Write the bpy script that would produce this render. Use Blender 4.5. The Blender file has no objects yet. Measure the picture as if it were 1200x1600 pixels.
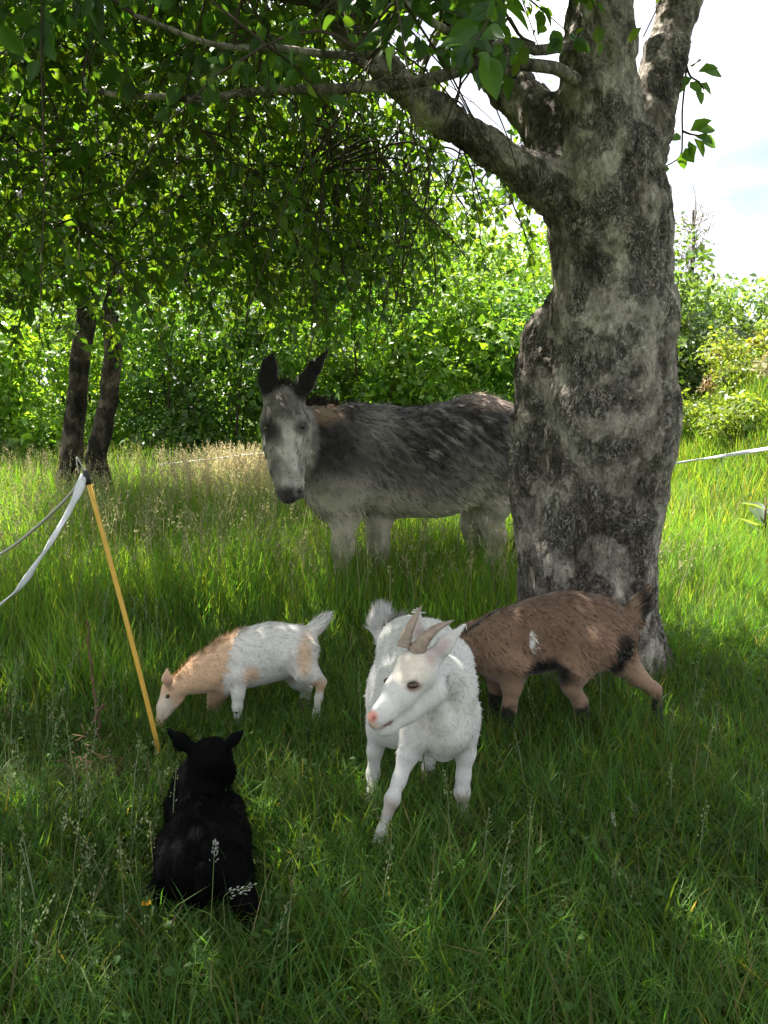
import bpy, math
import numpy as np
from mathutils import Vector

rng = np.random.default_rng(11)
scene = bpy.context.scene
C = scene.collection
R = math.radians

# ---------------------------------------------------------------- camera, sky, sun, exposure
CAM_H, FPX, PITCH = 1.35, 1250.0, math.atan(200 / 1250)
cam_d = bpy.data.cameras.new('camera')
cam_d.sensor_fit = 'VERTICAL'
cam_d.sensor_height = 36
cam_d.lens = FPX / 1600 * 36
cam_d.clip_start, cam_d.clip_end = 0.05, 2000
cam = bpy.data.objects.new('camera', cam_d)
C.objects.link(cam)
cam.location = (0, 0, CAM_H)
cam.rotation_euler = (math.pi / 2 - PITCH, 0, 0)
scene.camera = cam

SUN_EL, SUN_AZ = R(60), R(-48)      # azimuth from +Y towards +X
world = bpy.data.worlds.new('World')
scene.world = world
world.use_nodes = True
wn, wl = world.node_tree.nodes, world.node_tree.links
wn.clear()
w_out = wn.new('ShaderNodeOutputWorld')
w_bg = wn.new('ShaderNodeBackground')
w_sky = wn.new('ShaderNodeTexSky')
w_sky.sky_type = 'NISHITA'
w_sky.sun_disc = False
w_sky.sun_elevation = SUN_EL
w_sky.sun_rotation = SUN_AZ
w_sky.altitude = 100
w_sky.air_density, w_sky.dust_density, w_sky.ozone_density = 1.0, 1.5, 1.0
w_bg.inputs['Strength'].default_value = 0.05
w_tc = wn.new('ShaderNodeTexCoord')
w_map = wn.new('ShaderNodeMapping')
w_map.inputs['Scale'].default_value = (1.0, 1.0, 3.2)
w_no = wn.new('ShaderNodeTexNoise')
w_no.inputs['Scale'].default_value = 2.1
w_no.inputs['Detail'].default_value = 7
w_ra = wn.new('ShaderNodeValToRGB')
w_ra.color_ramp.elements[0].position = 0.30
w_ra.color_ramp.elements[1].position = 0.50
w_mx = wn.new('ShaderNodeMix')
w_mx.data_type = 'RGBA'
w_cl = wn.new('ShaderNodeValToRGB')
w_cl.color_ramp.elements[0].position, w_cl.color_ramp.elements[0].color = 0.42, (0.50, 0.53, 0.60, 1)
w_cl.color_ramp.elements[1].position, w_cl.color_ramp.elements[1].color = 0.62, (1, 1, 1, 1)
w_n2 = wn.new('ShaderNodeTexNoise')
w_n2.inputs['Scale'].default_value = 4.3
w_n2.inputs['Detail'].default_value = 6
w_sc = wn.new('ShaderNodeMix')
w_sc.data_type = 'RGBA'
w_sc.blend_type = 'MULTIPLY'
w_sc.clamp_result = False
w_sc.inputs['Factor'].default_value = 1
w_sc.inputs['B'].default_value = (9.5, 9.5, 9.7, 1)
wl.new(w_map.outputs['Vector'], w_n2.inputs['Vector'])
wl.new(w_n2.outputs['Fac'], w_cl.inputs['Fac'])
wl.new(w_cl.outputs['Color'], w_sc.inputs['A'])
wl.new(w_sc.outputs['Result'], w_mx.inputs['B'])
wl.new(w_tc.outputs['Generated'], w_map.inputs['Vector'])
wl.new(w_map.outputs['Vector'], w_no.inputs['Vector'])
wl.new(w_no.outputs['Fac'], w_ra.inputs['Fac'])
wl.new(w_ra.outputs['Color'], w_mx.inputs['Factor'])
wl.new(w_sky.outputs['Color'], w_mx.inputs['A'])
wl.new(w_mx.outputs['Result'], w_bg.inputs['Color'])
wl.new(w_bg.outputs['Background'], w_out.inputs['Surface'])

sun_d = bpy.data.lights.new('sun', 'SUN')
sun_d.energy = 5.0
sun_d.angle = R(0.53)
sun_d.color = (1.0, 0.95, 0.86)
sun = bpy.data.objects.new('sun', sun_d)
C.objects.link(sun)
sdir = Vector((math.sin(SUN_AZ) * math.cos(SUN_EL), math.cos(SUN_AZ) * math.cos(SUN_EL), math.sin(SUN_EL)))
sun.rotation_euler = sdir.to_track_quat('Z', 'Y').to_euler()
sun.location = sdir * 40

scene.view_settings.view_transform = 'Standard'
scene.view_settings.look = 'None'
scene.view_settings.gamma = 1.0
scene.view_settings.use_curve_mapping = False
scene.view_settings.exposure = 2.2
scene.cycles.use_denoising = True
scene.cycles.max_bounces = 8
scene.cycles.diffuse_bounces = 3
scene.cycles.transmission_bounces = 6
scene.cycles.transparent_max_bounces = 8
scene.cycles.caustics_reflective = False
scene.cycles.caustics_refractive = False


# ---------------------------------------------------------------- helpers
def P(x, y, D):
    """photograph pixel (1200x1600) at forward distance D -> world point"""
    u, v = (x - 600) / FPX, (800 - y) / FPX
    cp, sp = math.cos(PITCH), math.sin(PITCH)
    d = np.array([u, cp + v * sp, -sp + v * cp])
    t = D / d[1]
    return np.array([0, 0, CAM_H]) + d * t


def axdepth(p):
    return p[1] * math.cos(PITCH) + (CAM_H - p[2]) * math.sin(PITCH)


def proj(p):
    p = np.asarray(p, float)
    dx, dy, dz = p[..., 0], p[..., 1], p[..., 2] - CAM_H
    cp, sp = math.cos(PITCH), math.sin(PITCH)
    f = dy * cp - dz * sp
    up = dy * sp + dz * cp
    f = np.where(np.abs(f) < 1e-3, 1e-3, f)
    return 600 + FPX * dx / f, 800 - FPX * up / f, f


def sstep(a, b, x):
    t = np.clip((x - a) / (b - a), 0, 1)
    return t * t * (3 - 2 * t)


def unit(v):
    v = np.asarray(v, float)
    return v / np.maximum(np.linalg.norm(v, axis=-1, keepdims=True), 1e-9)


def vnoise(p, seed=0):
    """3D value noise, p (N,3) -> 0..1"""
    p = np.asarray(p, float)
    i = np.floor(p).astype(np.int64)
    f = p - i
    f = f * f * (3 - 2 * f)

    def h(ix, iy, iz):
        n = (ix * 73856093) ^ (iy * 19349663) ^ (iz * 83492791) ^ (seed * 2654435761 + 12345)
        n = (n ^ (n >> 13)) * 1274126177
        n = n ^ (n >> 16)
        return (n & 0xffff) / 65535.0
    r = 0
    for dx in (0, 1):
        wx = f[:, 0] if dx else 1 - f[:, 0]
        for dy in (0, 1):
            wy = f[:, 1] if dy else 1 - f[:, 1]
            for dz in (0, 1):
                wz = f[:, 2] if dz else 1 - f[:, 2]
                r = r + wx * wy * wz * h(i[:, 0] + dx, i[:, 1] + dy, i[:, 2] + dz)
    return r


def fbm(p, scale, octaves=3, seed=0):
    r, a, t = 0, 1.0, 0
    for o in range(octaves):
        r = r + a * vnoise(p * scale * 2 ** o, seed + o * 7)
        t += a
        a *= 0.5
    return r / t


def link(o, parent=None):
    C.objects.link(o)
    if parent is not None:
        o.parent = parent
    return o


def tag(o, label=None, cat=None, group=None, kind=None):
    if label: o['label'] = label
    if cat: o['category'] = cat
    if group: o['group'] = group
    if kind: o['kind'] = kind
    return o


def mesh_np(name, verts, loops, starts, totals, mat=None, parent=None, cols=None, smooth=True, vnormals=None):
    me = bpy.data.meshes.new(name)
    verts = np.asarray(verts, np.float32)
    me.vertices.add(len(verts))
    me.vertices.foreach_set('co', verts.ravel())
    loops = np.asarray(loops, np.int32).ravel()
    me.loops.add(len(loops))
    me.loops.foreach_set('vertex_index', loops)
    me.polygons.add(len(starts))
    me.polygons.foreach_set('loop_start', np.asarray(starts, np.int32))
    me.polygons.foreach_set('loop_total', np.asarray(totals, np.int32))
    me.polygons.foreach_set('use_smooth', np.full(len(starts), smooth))
    if cols is not None:
        a = me.color_attributes.new('col', 'FLOAT_COLOR', 'POINT')
        c4 = np.ones((len(verts), 4), np.float32)
        c4[:, :3] = cols
        a.data.foreach_set('color', c4.ravel())
    me.update(calc_edges=True)
    me.validate()
    if vnormals is not None:
        me.normals_split_custom_set_from_vertices(vnormals.tolist())
    if mat: me.materials.append(mat)
    o = bpy.data.objects.new(name, me)
    return link(o, parent)


def mesh_quads(name, verts, quads, **k):
    q = np.asarray(quads)
    n, m = q.shape
    return mesh_np(name, verts, q, np.arange(n) * m, np.full(n, m), **k)


def mesh_mixed(name, verts, polys, **k):
    tot = np.array([len(p) for p in polys])
    st = np.concatenate([[0], np.cumsum(tot)[:-1]])
    return mesh_np(name, verts, np.concatenate([np.asarray(p) for p in polys]), st, tot, **k)


def empty(name, loc):
    o = bpy.data.objects.new(name, None)
    o.location = loc
    o.empty_display_size = 0.1
    return link(o)


def adopt(root, *objs):
    """parent without moving: children keep world coordinates"""
    inv = Vector(root.location)
    for o in objs:
        o.parent = root
        o.matrix_parent_inverse.identity()
        o.location = Vector(o.location) - inv


# ---- materials
def mat_new(name):
    m = bpy.data.materials.new(name)
    m.use_nodes = True
    n = m.node_tree.nodes
    b = n['Principled BSDF']
    return m, n, m.node_tree.links, b


def mat_plain(name, col, rough=0.6, spec=0.3, noise=0.25, nscale=30.0, bump=0.0):
    m, n, l, b = mat_new(name)
    t = n.new('ShaderNodeTexCoord')
    no = n.new('ShaderNodeTexNoise')
    no.inputs['Scale'].default_value = nscale
    no.inputs['Detail'].default_value = 6
    l.new(t.outputs['Object'], no.inputs['Vector'])
    mr = n.new('ShaderNodeMapRange')
    mr.inputs['To Min'].default_value = 1 - noise
    mr.inputs['To Max'].default_value = 1 + noise
    l.new(no.outputs['Fac'], mr.inputs['Value'])
    mx = n.new('ShaderNodeMix')
    mx.data_type = 'RGBA'
    mx.blend_type = 'MULTIPLY'
    mx.inputs['Factor'].default_value = 1
    mx.inputs['A'].default_value = (*col, 1)
    l.new(mr.outputs['Result'], mx.inputs['B'])
    l.new(mx.outputs['Result'], b.inputs['Base Color'])
    b.inputs['Roughness'].default_value = rough
    b.inputs['Specular IOR Level'].default_value = spec
    if bump:
        bp = n.new('ShaderNodeBump')
        bp.inputs['Strength'].default_value = bump
        bp.inputs['Distance'].default_value = 0.004
        l.new(no.outputs['Fac'], bp.inputs['Height'])
        l.new(bp.outputs['Normal'], b.inputs['Normal'])
    return m


def mat_leaf(name, trans=0.45, tint=(1.5, 1.55, 0.55), rough=0.45, spec=0.35, use_random=False, base=(0.06, 0.12, 0.02)):
    m, n, l, b = mat_new(name)
    if use_random:
        oi = n.new('ShaderNodeObjectInfo')
        mr = n.new('ShaderNodeMapRange')
        mr.inputs['To Min'].default_value = 0.7
        mr.inputs['To Max'].default_value = 1.35
        l.new(oi.outputs['Random'], mr.inputs['Value'])
        mx = n.new('ShaderNodeMix')
        mx.data_type = 'RGBA'
        mx.blend_type = 'MULTIPLY'
        mx.inputs['Factor'].default_value = 1
        mx.inputs['A'].default_value = (*base, 1)
        l.new(mr.outputs['Result'], mx.inputs['B'])
        col = mx.outputs['Result']
    else:
        at = n.new('ShaderNodeAttribute')
        at.attribute_name = 'col'
        col = at.outputs['Color']
    l.new(col, b.inputs['Base Color'])
    b.inputs['Roughness'].default_value = rough
    b.inputs['Specular IOR Level'].default_value = spec
    tm = n.new('ShaderNodeMix')
    tm.data_type = 'RGBA'
    tm.blend_type = 'MULTIPLY'
    tm.inputs['Factor'].default_value = 1
    tm.inputs['B'].default_value = (*tint, 1)
    tm.clamp_result = False
    l.new(col, tm.inputs['A'])
    tr = n.new('ShaderNodeBsdfTranslucent')
    l.new(tm.outputs['Result'], tr.inputs['Color'])
    ms = n.new('ShaderNodeMixShader')
    ms.inputs['Fac'].default_value = trans
    l.new(b.outputs['BSDF'], ms.inputs[1])
    l.new(tr.outputs['BSDF'], ms.inputs[2])
    l.new(ms.outputs['Shader'], n['Material Output'].inputs['Surface'])
    return m


def mat_coat(name, rough=0.75, spec=0.15, var=0.2, nscale=90.0, sheen=0.2):
    """animal coat: colour from the 'col' attribute with streaky hair variation"""
    m, n, l, b = mat_new(name)
    at = n.new('ShaderNodeAttribute')
    at.attribute_name = 'col'
    t = n.new('ShaderNodeTexCoord')
    no = n.new('ShaderNodeTexNoise')
    no.inputs['Scale'].default_value = nscale
    no.inputs['Detail'].default_value = 5
    l.new(t.outputs['Object'], no.inputs['Vector'])
    mr = n.new('ShaderNodeMapRange')
    mr.inputs['To Min'].default_value = 1 - var
    mr.inputs['To Max'].default_value = 1 + var
    l.new(no.outputs['Fac'], mr.inputs['Value'])
    mx = n.new('ShaderNodeMix')
    mx.data_type = 'RGBA'
    mx.blend_type = 'MULTIPLY'
    mx.inputs['Factor'].default_value = 1
    l.new(at.outputs['Color'], mx.inputs['A'])
    l.new(mr.outputs['Result'], mx.inputs['B'])
    l.new(mx.outputs['Result'], b.inputs['Base Color'])
    b.inputs['Roughness'].default_value = rough
    b.inputs['Specular IOR Level'].default_value = spec
    b.inputs['Sheen Weight'].default_value = sheen
    bp = n.new('ShaderNodeBump')
    bp.inputs['Strength'].default_value = 0.25
    bp.inputs['Distance'].default_value = 0.004
    l.new(no.outputs['Fac'], bp.inputs['Height'])
    l.new(bp.outputs['Normal'], b.inputs['Normal'])
    return m


def mat_bark(name, light, mid, dark, moss, scale=1.0):
    m, n, l, b = mat_new(name)
    t = n.new('ShaderNodeTexCoord')
    mp = n.new('ShaderNodeMapping')
    mp.inputs['Scale'].default_value = (scale, scale, scale * 0.55)
    l.new(t.outputs['Object'], mp.inputs['Vector'])
    # warp
    nw = n.new('ShaderNodeTexNoise')
    nw.inputs['Scale'].default_value = 9
    nw.inputs['Detail'].default_value = 5
    l.new(mp.outputs['Vector'], nw.inputs['Vector'])
    wm = n.new('ShaderNodeMix')
    wm.data_type = 'RGBA'
    wm.blend_type = 'LINEAR_LIGHT'
    wm.inputs['Factor'].default_value = 0.10
    l.new(mp.outputs['Vector'], wm.inputs['A'])
    l.new(nw.outputs['Color'], wm.inputs['B'])
    vc = n.new('ShaderNodeTexVoronoi')
    vc.inputs['Scale'].default_value = 13
    l.new(wm.outputs['Result'], vc.inputs['Vector'])
    big = n.new('ShaderNodeTexNoise')
    big.inputs['Scale'].default_value = 4.2
    big.inputs['Detail'].default_value = 8
    big.inputs['Roughness'].default_value = 0.65
    l.new(mp.outputs['Vector'], big.inputs['Vector'])
    ramp = n.new('ShaderNodeValToRGB')
    e = ramp.color_ramp.elements
    e[0].position, e[0].color = 0.40, (*dark, 1)
    e[1].position, e[1].color = 0.60, (*light, 1)
    e2 = ramp.color_ramp.elements.new(0.48)
    e2.color = (*mid, 1)
    l.new(big.outputs['Fac'], ramp.inputs['Fac'])
    # moss/lichen patches
    ml = n.new('ShaderNodeTexNoise')
    ml.inputs['Scale'].default_value = 2.4
    ml.inputs['Detail'].default_value = 9
    ml.inputs['Roughness'].default_value = 0.7
    l.new(t.outputs['Object'], ml.inputs['Vector'])
    mlr = n.new('ShaderNodeMapRange')
    mlr.inputs['From Min'].default_value = 0.54
    mlr.inputs['From Max'].default_value = 0.64
    mlr.inputs['To Max'].default_value = 0.8
    l.new(ml.outputs['Fac'], mlr.inputs['Value'])
    m1 = n.new('ShaderNodeMix')
    m1.data_type = 'RGBA'
    l.new(mlr.outputs['Result'], m1.inputs['Factor'])
    l.new(ramp.outputs['Color'], m1.inputs['A'])
    m1.inputs['B'].default_value = (*moss, 1)
    # per plate tone
    pr = n.new('ShaderNodeMapRange')
    pr.inputs['To Min'].default_value = 0.85
    pr.inputs['To Max'].default_value = 1.12
    l.new(vc.outputs['Color'], pr.inputs['Value'])
    m2 = n.new('ShaderNodeMix')
    m2.data_type = 'RGBA'
    m2.blend_type = 'MULTIPLY'
    m2.inputs['Factor'].default_value = 1
    l.new(m1.outputs['Result'], m2.inputs['A'])
    l.new(pr.outputs['Result'], m2.inputs['B'])
    # small pale lichen specks
    sp = n.new('ShaderNodeTexNoise')
    sp.inputs['Scale'].default_value = 60
    sp.inputs['Detail'].default_value = 3
    l.new(t.outputs['Object'], sp.inputs['Vector'])
    spr = n.new('ShaderNodeMapRange')
    spr.inputs['From Min'].default_value = 0.68
    spr.inputs['From Max'].default_value = 0.72
    l.new(sp.outputs['Fac'], spr.inputs['Value'])
    m3 = n.new('ShaderNodeMix')
    m3.data_type = 'RGBA'
    l.new(spr.outputs['Result'], m3.inputs['Factor'])
    l.new(m2.outputs['Result'], m3.inputs['A'])
    m3.inputs['B'].default_value = (0.36, 0.35, 0.31, 1)
    l.new(m3.outputs['Result'], b.inputs['Base Color'])
    b.inputs['Roughness'].default_value = 0.9
    b.inputs['Specular IOR Level'].default_value = 0.15
    # relief: flaky noise with a few irregular vertical cracks
    fi = n.new('ShaderNodeTexNoise')
    fi.inputs['Scale'].default_value = 26
    fi.inputs['Detail'].default_value = 10
    fi.inputs['Roughness'].default_value = 0.68
    l.new(wm.outputs['Result'], fi.inputs['Vector'])
    pl = n.new('ShaderNodeTexNoise')
    pl.inputs['Scale'].default_value = 11
    pl.inputs['Detail'].default_value = 7
    pl.inputs['Roughness'].default_value = 0.62
    l.new(mp.outputs['Vector'], pl.inputs['Vector'])
    st = n.new('ShaderNodeValToRGB')
    se = st.color_ramp.elements
    se[0].position, se[0].color = 0.36, (0, 0, 0, 1)
    se[1].position, se[1].color = 0.64, (1, 1, 1, 1)
    for po, vv in ((0.435, 0.12), (0.45, 0.4), (0.505, 0.45), (0.52, 0.7), (0.57, 0.75), (0.58, 0.95)):
        k = st.color_ramp.elements.new(po)
        k.color = (vv, vv, vv, 1)
    l.new(pl.outputs['Fac'], st.inputs['Fac'])
    ad = n.new('ShaderNodeMath')
    ad.operation = 'MULTIPLY_ADD'
    ad.inputs[1].default_value = 0.9
    l.new(fi.outputs['Fac'], ad.inputs[0])
    l.new(st.outputs['Color'], ad.inputs[2])
    tn = n.new('ShaderNodeMapRange')
    tn.inputs['To Min'].default_value = 0.72
    tn.inputs['To Max'].default_value = 1.18
    l.new(st.outputs['Color'], tn.inputs['Value'])
    m4 = n.new('ShaderNodeMix')
    m4.data_type = 'RGBA'
    m4.blend_type = 'MULTIPLY'
    m4.inputs['Factor'].default_value = 1
    l.new(m3.outputs['Result'], m4.inputs['A'])
    l.new(tn.outputs['Result'], m4.inputs['B'])
    # short dark cracks between flakes
    vo = n.new('ShaderNodeTexVoronoi')
    vo.feature = 'DISTANCE_TO_EDGE'
    vo.inputs['Scale'].default_value = 21
    wm2 = n.new('ShaderNodeMix')
    wm2.data_type = 'RGBA'
    wm2.blend_type = 'LINEAR_LIGHT'
    wm2.inputs['Factor'].default_value = 0.16
    l.new(mp.outputs['Vector'], wm2.inputs['A'])
    l.new(fi.outputs['Color'], wm2.inputs['B'])
    l.new(wm2.outputs['Result'], vo.inputs['Vector'])
    vr = n.new('ShaderNodeMapRange')
    vr.inputs['From Min'].default_value = 0.02
    vr.inputs['From Max'].default_value = 0.13
    vr.inputs['To Min'].default_value = 1.0
    vr.inputs['To Max'].default_value = 0.0
    l.new(vo.outputs['Distance'], vr.inputs['Value'])
    mk = n.new('ShaderNodeTexNoise')
    mk.inputs['Scale'].default_value = 6.5
    mk.inputs['Detail'].default_value = 4
    l.new(t.outputs['Object'], mk.inputs['Vector'])
    mkr = n.new('ShaderNodeMapRange')
    mkr.inputs['From Min'].default_value = 0.47
    mkr.inputs['From Max'].default_value = 0.58
    l.new(mk.outputs['Fac'], mkr.inputs['Value'])
    cm = n.new('ShaderNodeMath')
    cm.operation = 'MULTIPLY'
    l.new(vr.outputs['Result'], cm.inputs[0])
    l.new(mkr.outputs['Result'], cm.inputs[1])
    m5 = n.new('ShaderNodeMix')
    m5.data_type = 'RGBA'
    l.new(cm.outputs['Value'], m5.inputs['Factor'])
    l.new(m4.outputs['Result'], m5.inputs['A'])
    m5.inputs['B'].default_value = (0.03, 0.025, 0.02, 1)
    # fine speckle so that the plates are not flat
    fr = n.new('ShaderNodeMapRange')
    fr.inputs['From Min'].default_value = 0.40
    fr.inputs['From Max'].default_value = 0.60
    fr.inputs['To Min'].default_value = 0.66
    fr.inputs['To Max'].default_value = 1.35
    l.new(fi.outputs['Fac'], fr.inputs['Value'])
    m6 = n.new('ShaderNodeMix')
    m6.data_type = 'RGBA'
    m6.blend_type = 'MULTIPLY'
    m6.inputs['Factor'].default_value = 1
    l.new(m5.outputs['Result'], m6.inputs['A'])
    l.new(fr.outputs['Result'], m6.inputs['B'])
    l.new(m6.outputs['Result'], b.inputs['Base Color'])
    a2 = n.new('ShaderNodeMath')
    a2.operation = 'SUBTRACT'
    l.new(ad.outputs['Value'], a2.inputs[0])
    l.new(cm.outputs['Value'], a2.inputs[1])
    ad = a2
    bp = n.new('ShaderNodeBump')
    bp.inputs['Strength'].default_value = 1.0
    bp.inputs['Distance'].default_value = 0.022
    l.new(ad.outputs['Value'], bp.inputs['Height'])
    l.new(bp.outputs['Normal'], b.inputs['Normal'])
    return m


M = {}
M['bark'] = mat_bark('bark', (0.37, 0.335, 0.285), (0.30, 0.265, 0.222), (0.175, 0.15, 0.124), (0.16, 0.14, 0.108))
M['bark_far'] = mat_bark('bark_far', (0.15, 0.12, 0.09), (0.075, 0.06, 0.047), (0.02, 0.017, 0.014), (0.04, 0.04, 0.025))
M['twig'] = mat_plain('twig', (0.06, 0.048, 0.036), 0.9, 0.1, 0.3, 40)
M['leaf'] = mat_leaf('apple_leaf', 0.48, (2.9, 2.8, 0.5))
M['leaf_one'] = mat_leaf('apple_leaf_single', 0.48, (2.7, 2.6, 0.5), use_random=True, base=(0.036, 0.078, 0.022))
M['shrub'] = mat_leaf('shrub_leaf', 0.45, (2.0, 2.0, 0.5), rough=0.4, spec=0.45)
M['grass'] = mat_leaf('grass_blade', 0.5, (2.3, 2.15, 0.6), rough=0.5, spec=0.25)
M['coat'] = mat_coat('coat')
M['coat_black'] = mat_coat('coat_black', rough=0.7, spec=0.03, sheen=0.0)
M['fur'] = mat_coat('fur', rough=0.8, spec=0.1, var=0.1, nscale=200, sheen=0.0)
M['eye'] = mat_plain('eye', (0.02, 0.012, 0.006), 0.12, 0.6, 0.1)
M['eye_amber'] = mat_plain('eye_amber', (0.045, 0.02, 0.009), 0.15, 0.6, 0.2)
M['horn'] = mat_plain('horn', (0.27, 0.205, 0.16), 0.5, 0.35, 0.5, 55, 0.7)
M['hoof'] = mat_plain('hoof', (0.10, 0.085, 0.06), 0.6, 0.3, 0.3, 60, 0.2)
M['hoof_dark'] = mat_plain('hoof_dark', (0.02, 0.017, 0.014), 0.6, 0.3, 0.3, 60, 0.2)
M['post'] = mat_plain('post_yellow', (0.62, 0.37, 0.06), 0.45, 0.4, 0.18, 25, 0.05)
M['cap'] = mat_plain('post_cap', (0.02, 0.02, 0.02), 0.5, 0.4, 0.2)
M['tape'] = mat_plain('fence_tape', (0.72, 0.73, 0.76), 0.6, 0.3, 0.15, 120, 0.3)
M['tape_old'] = mat_plain('fence_rope_old', (0.42, 0.41, 0.36), 0.7, 0.2, 0.25, 120, 0.3)
M['dead'] = mat_plain('dead_plant', (0.12, 0.075, 0.045), 0.9, 0.1, 0.5, 60)
M['straw'] = mat_leaf('straw', 0.3, (1.2, 1.15, 0.9), rough=0.6, spec=0.2)
M['petal'] = mat_plain('petal', (0.75, 0.36, 0.02), 0.6, 0.2, 0.25, 60)


# ---- implicit surfaces meshed with surface nets
def build_sdf(prims, h, pad=0.03):
    """prims: dict(a,b,ra,rb,k,n,s,op,tag). returns verts, quads"""
    lo = np.min([np.minimum(p['a'] - p['ra'], p['b'] - p['rb']) for p in prims if p['op'] == 'add'], 0) - pad
    hi = np.max([np.maximum(p['a'] + p['ra'], p['b'] + p['rb']) for p in prims if p['op'] == 'add'], 0) + pad
    dims = np.ceil((hi - lo) / h).astype(int) + 1
    F = np.full(dims, 1.0, np.float32)
    for p in prims:
        m = max(p['ra'], p['rb']) + p['k'] + 3 * h
        blo = np.clip(np.floor((np.minimum(p['a'], p['b']) - m - lo) / h).astype(int), 0, dims - 1)
        bhi = np.clip(np.ceil((np.maximum(p['a'], p['b']) + m - lo) / h).astype(int) + 1, 1, dims)
        ax = [lo[i] + h * np.arange(blo[i], bhi[i]) for i in range(3)]
        X, Y, Z = np.meshgrid(*ax, indexing='ij', sparse=True)
        a, b = p['a'], p['b']
        px, py, pz = X - a[0], Y - a[1], Z - a[2]
        d = b - a
        L2 = max(float(d @ d), 1e-10)
        t = np.clip((px * d[0] + py * d[1] + pz * d[2]) / L2, 0, 1)
        qx, qy, qz = px - t * d[0], py - t * d[1], pz - t * d[2]
        r = p['ra'] + t * (p['rb'] - p['ra'])
        if p['n'] is not None:
            n = p['n']
            c = qx * n[0] + qy * n[1] + qz * n[2]
            e = c * (p['s'] - 1)
            dist = np.sqrt((qx + n[0] * e) ** 2 + (qy + n[1] * e) ** 2 + (qz + n[2] * e) ** 2) - r
            dist = dist / (1 + (p['s'] - 1) * np.abs(c) / np.maximum(np.sqrt(qx * qx + qy * qy + qz * qz), 1e-6)) if p['s'] > 1 else dist
        else:
            dist = np.sqrt(qx * qx + qy * qy + qz * qz) - r
        sl = tuple(slice(blo[i], bhi[i]) for i in range(3))
        cur = F[sl]
        k = max(p['k'], 1e-5)
        if p['op'] == 'add':
            hh = np.clip(0.5 + 0.5 * (cur - dist) / k, 0, 1)
            F[sl] = cur * (1 - hh) + dist * hh - k * hh * (1 - hh)
        else:
            hh = np.clip(0.5 - 0.5 * (cur + dist) / k, 0, 1)
            F[sl] = cur * (1 - hh) - dist * hh + k * hh * (1 - hh)
    return surface_nets(F, lo, h)


def surface_nets(F, lo, h):
    S = F < 0
    c = [S[i:F.shape[0] - 1 + i, j:F.shape[1] - 1 + j, k:F.shape[2] - 1 + k] for i in (0, 1) for j in (0, 1) for k in (0, 1)]
    anyv, allv = c[0].copy(), c[0].copy()
    for q in c[1:]:
        anyv |= q
        allv &= q
    act = anyv & ~allv
    idx = np.argwhere(act)
    vid = np.full(act.shape, -1, np.int32)
    vid[act] = np.arange(len(idx))
    pos = np.zeros((len(idx), 3))
    cnt = np.zeros(len(idx))
    cor = [(i, j, k) for i in (0, 1) for j in (0, 1) for k in (0, 1)]
    val = {o: F[idx[:, 0] + o[0], idx[:, 1] + o[1], idx[:, 2] + o[2]] for o in cor}
    for o in cor:
        for axis in range(3):
            if o[axis]: continue
            o2 = list(o)
            o2[axis] = 1
            o2 = tuple(o2)
            va, vb = val[o], val[o2]
            m = (va < 0) != (vb < 0)
            t = va[m] / (va[m] - vb[m])
            q = np.tile(np.array(o, float), (m.sum(), 1))
            q[:, axis] += t
            pos[m] += q
            cnt[m] += 1
    pos = lo + h * (idx + pos / cnt[:, None])
    quads = []
    for axis in range(3):
        u, w = [(1, 2), (2, 0), (0, 1)][axis]
        sa = [slice(None)] * 3
        sb = [slice(None)] * 3
        sa[axis] = slice(0, -1)
        sb[axis] = slice(1, None)
        A, B = S[tuple(sa)], S[tuple(sb)]
        e = np.argwhere(A != B)
        ok = (e[:, u] > 0) & (e[:, w] > 0) & (e[:, u] < act.shape[u]) & (e[:, w] < act.shape[w])
        e = e[ok]
        s = A[e[:, 0], e[:, 1], e[:, 2]]
        q = []
        for du, dw in ((-1, -1), (0, -1), (0, 0), (-1, 0)):
            f = e.copy()
            f[:, u] += du
            f[:, w] += dw
            q.append(vid[f[:, 0], f[:, 1], f[:, 2]])
        q = np.stack(q, 1)
        q[~s] = q[~s][:, ::-1]
        quads.append(q)
    return pos, np.concatenate(quads)


def smooth_mesh(v, q, it=2, lam=0.5):
    e = np.concatenate([q[:, [0, 1]], q[:, [1, 2]], q[:, [2, 3]], q[:, [3, 0]]])
    for i in range(it):
        s = np.zeros_like(v)
        n = np.zeros(len(v))
        np.add.at(s, e[:, 0], v[e[:, 1]])
        np.add.at(n, e[:, 0], 1)
        np.add.at(s, e[:, 1], v[e[:, 0]])
        np.add.at(n, e[:, 1], 1)
        v = v + lam * (s / n[:, None] - v)
    return v


def vert_normals(v, q):
    fn = np.cross(v[q[:, 2]] - v[q[:, 0]], v[q[:, 3]] - v[q[:, 1]])
    n = np.zeros_like(v)
    for i in range(4):
        np.add.at(n, q[:, i], fn)
    return unit(n)


class Body:
    def __init__(self, k=0.02):
        self.p, self.k = [], k

    def chain(self, pts, k=None, n=None, s=1.0, op='add', px=True):
        w = []
        for x, y, D, r in pts:
            if px:
                q = P(x, y, D)
                w.append((q, r * axdepth(q) / FPX))
            else:
                w.append((np.array([x, y, D], float), r))
        if len(w) == 1: w = w * 2
        nn = unit(n) if n is not None else None
        for (a, ra), (b, rb) in zip(w[:-1], w[1:]):
            self.p.append(dict(a=a, b=b, ra=ra, rb=rb, k=self.k if k is None else k, n=nn, s=s, op=op))
        return self

    def mesh(self, h, it=2):
        v, q = build_sdf(self.p, h)
        return smooth_mesh(v, q, it), q


def spot(v, c, r, soft=0.4):
    """soft mask around a point (or several); c world point, r radius (scalar or xyz)"""
    d = np.linalg.norm((v - c) / np.asarray(r), axis=1)
    return 1 - sstep(1 - soft, 1 + soft, d)


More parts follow.
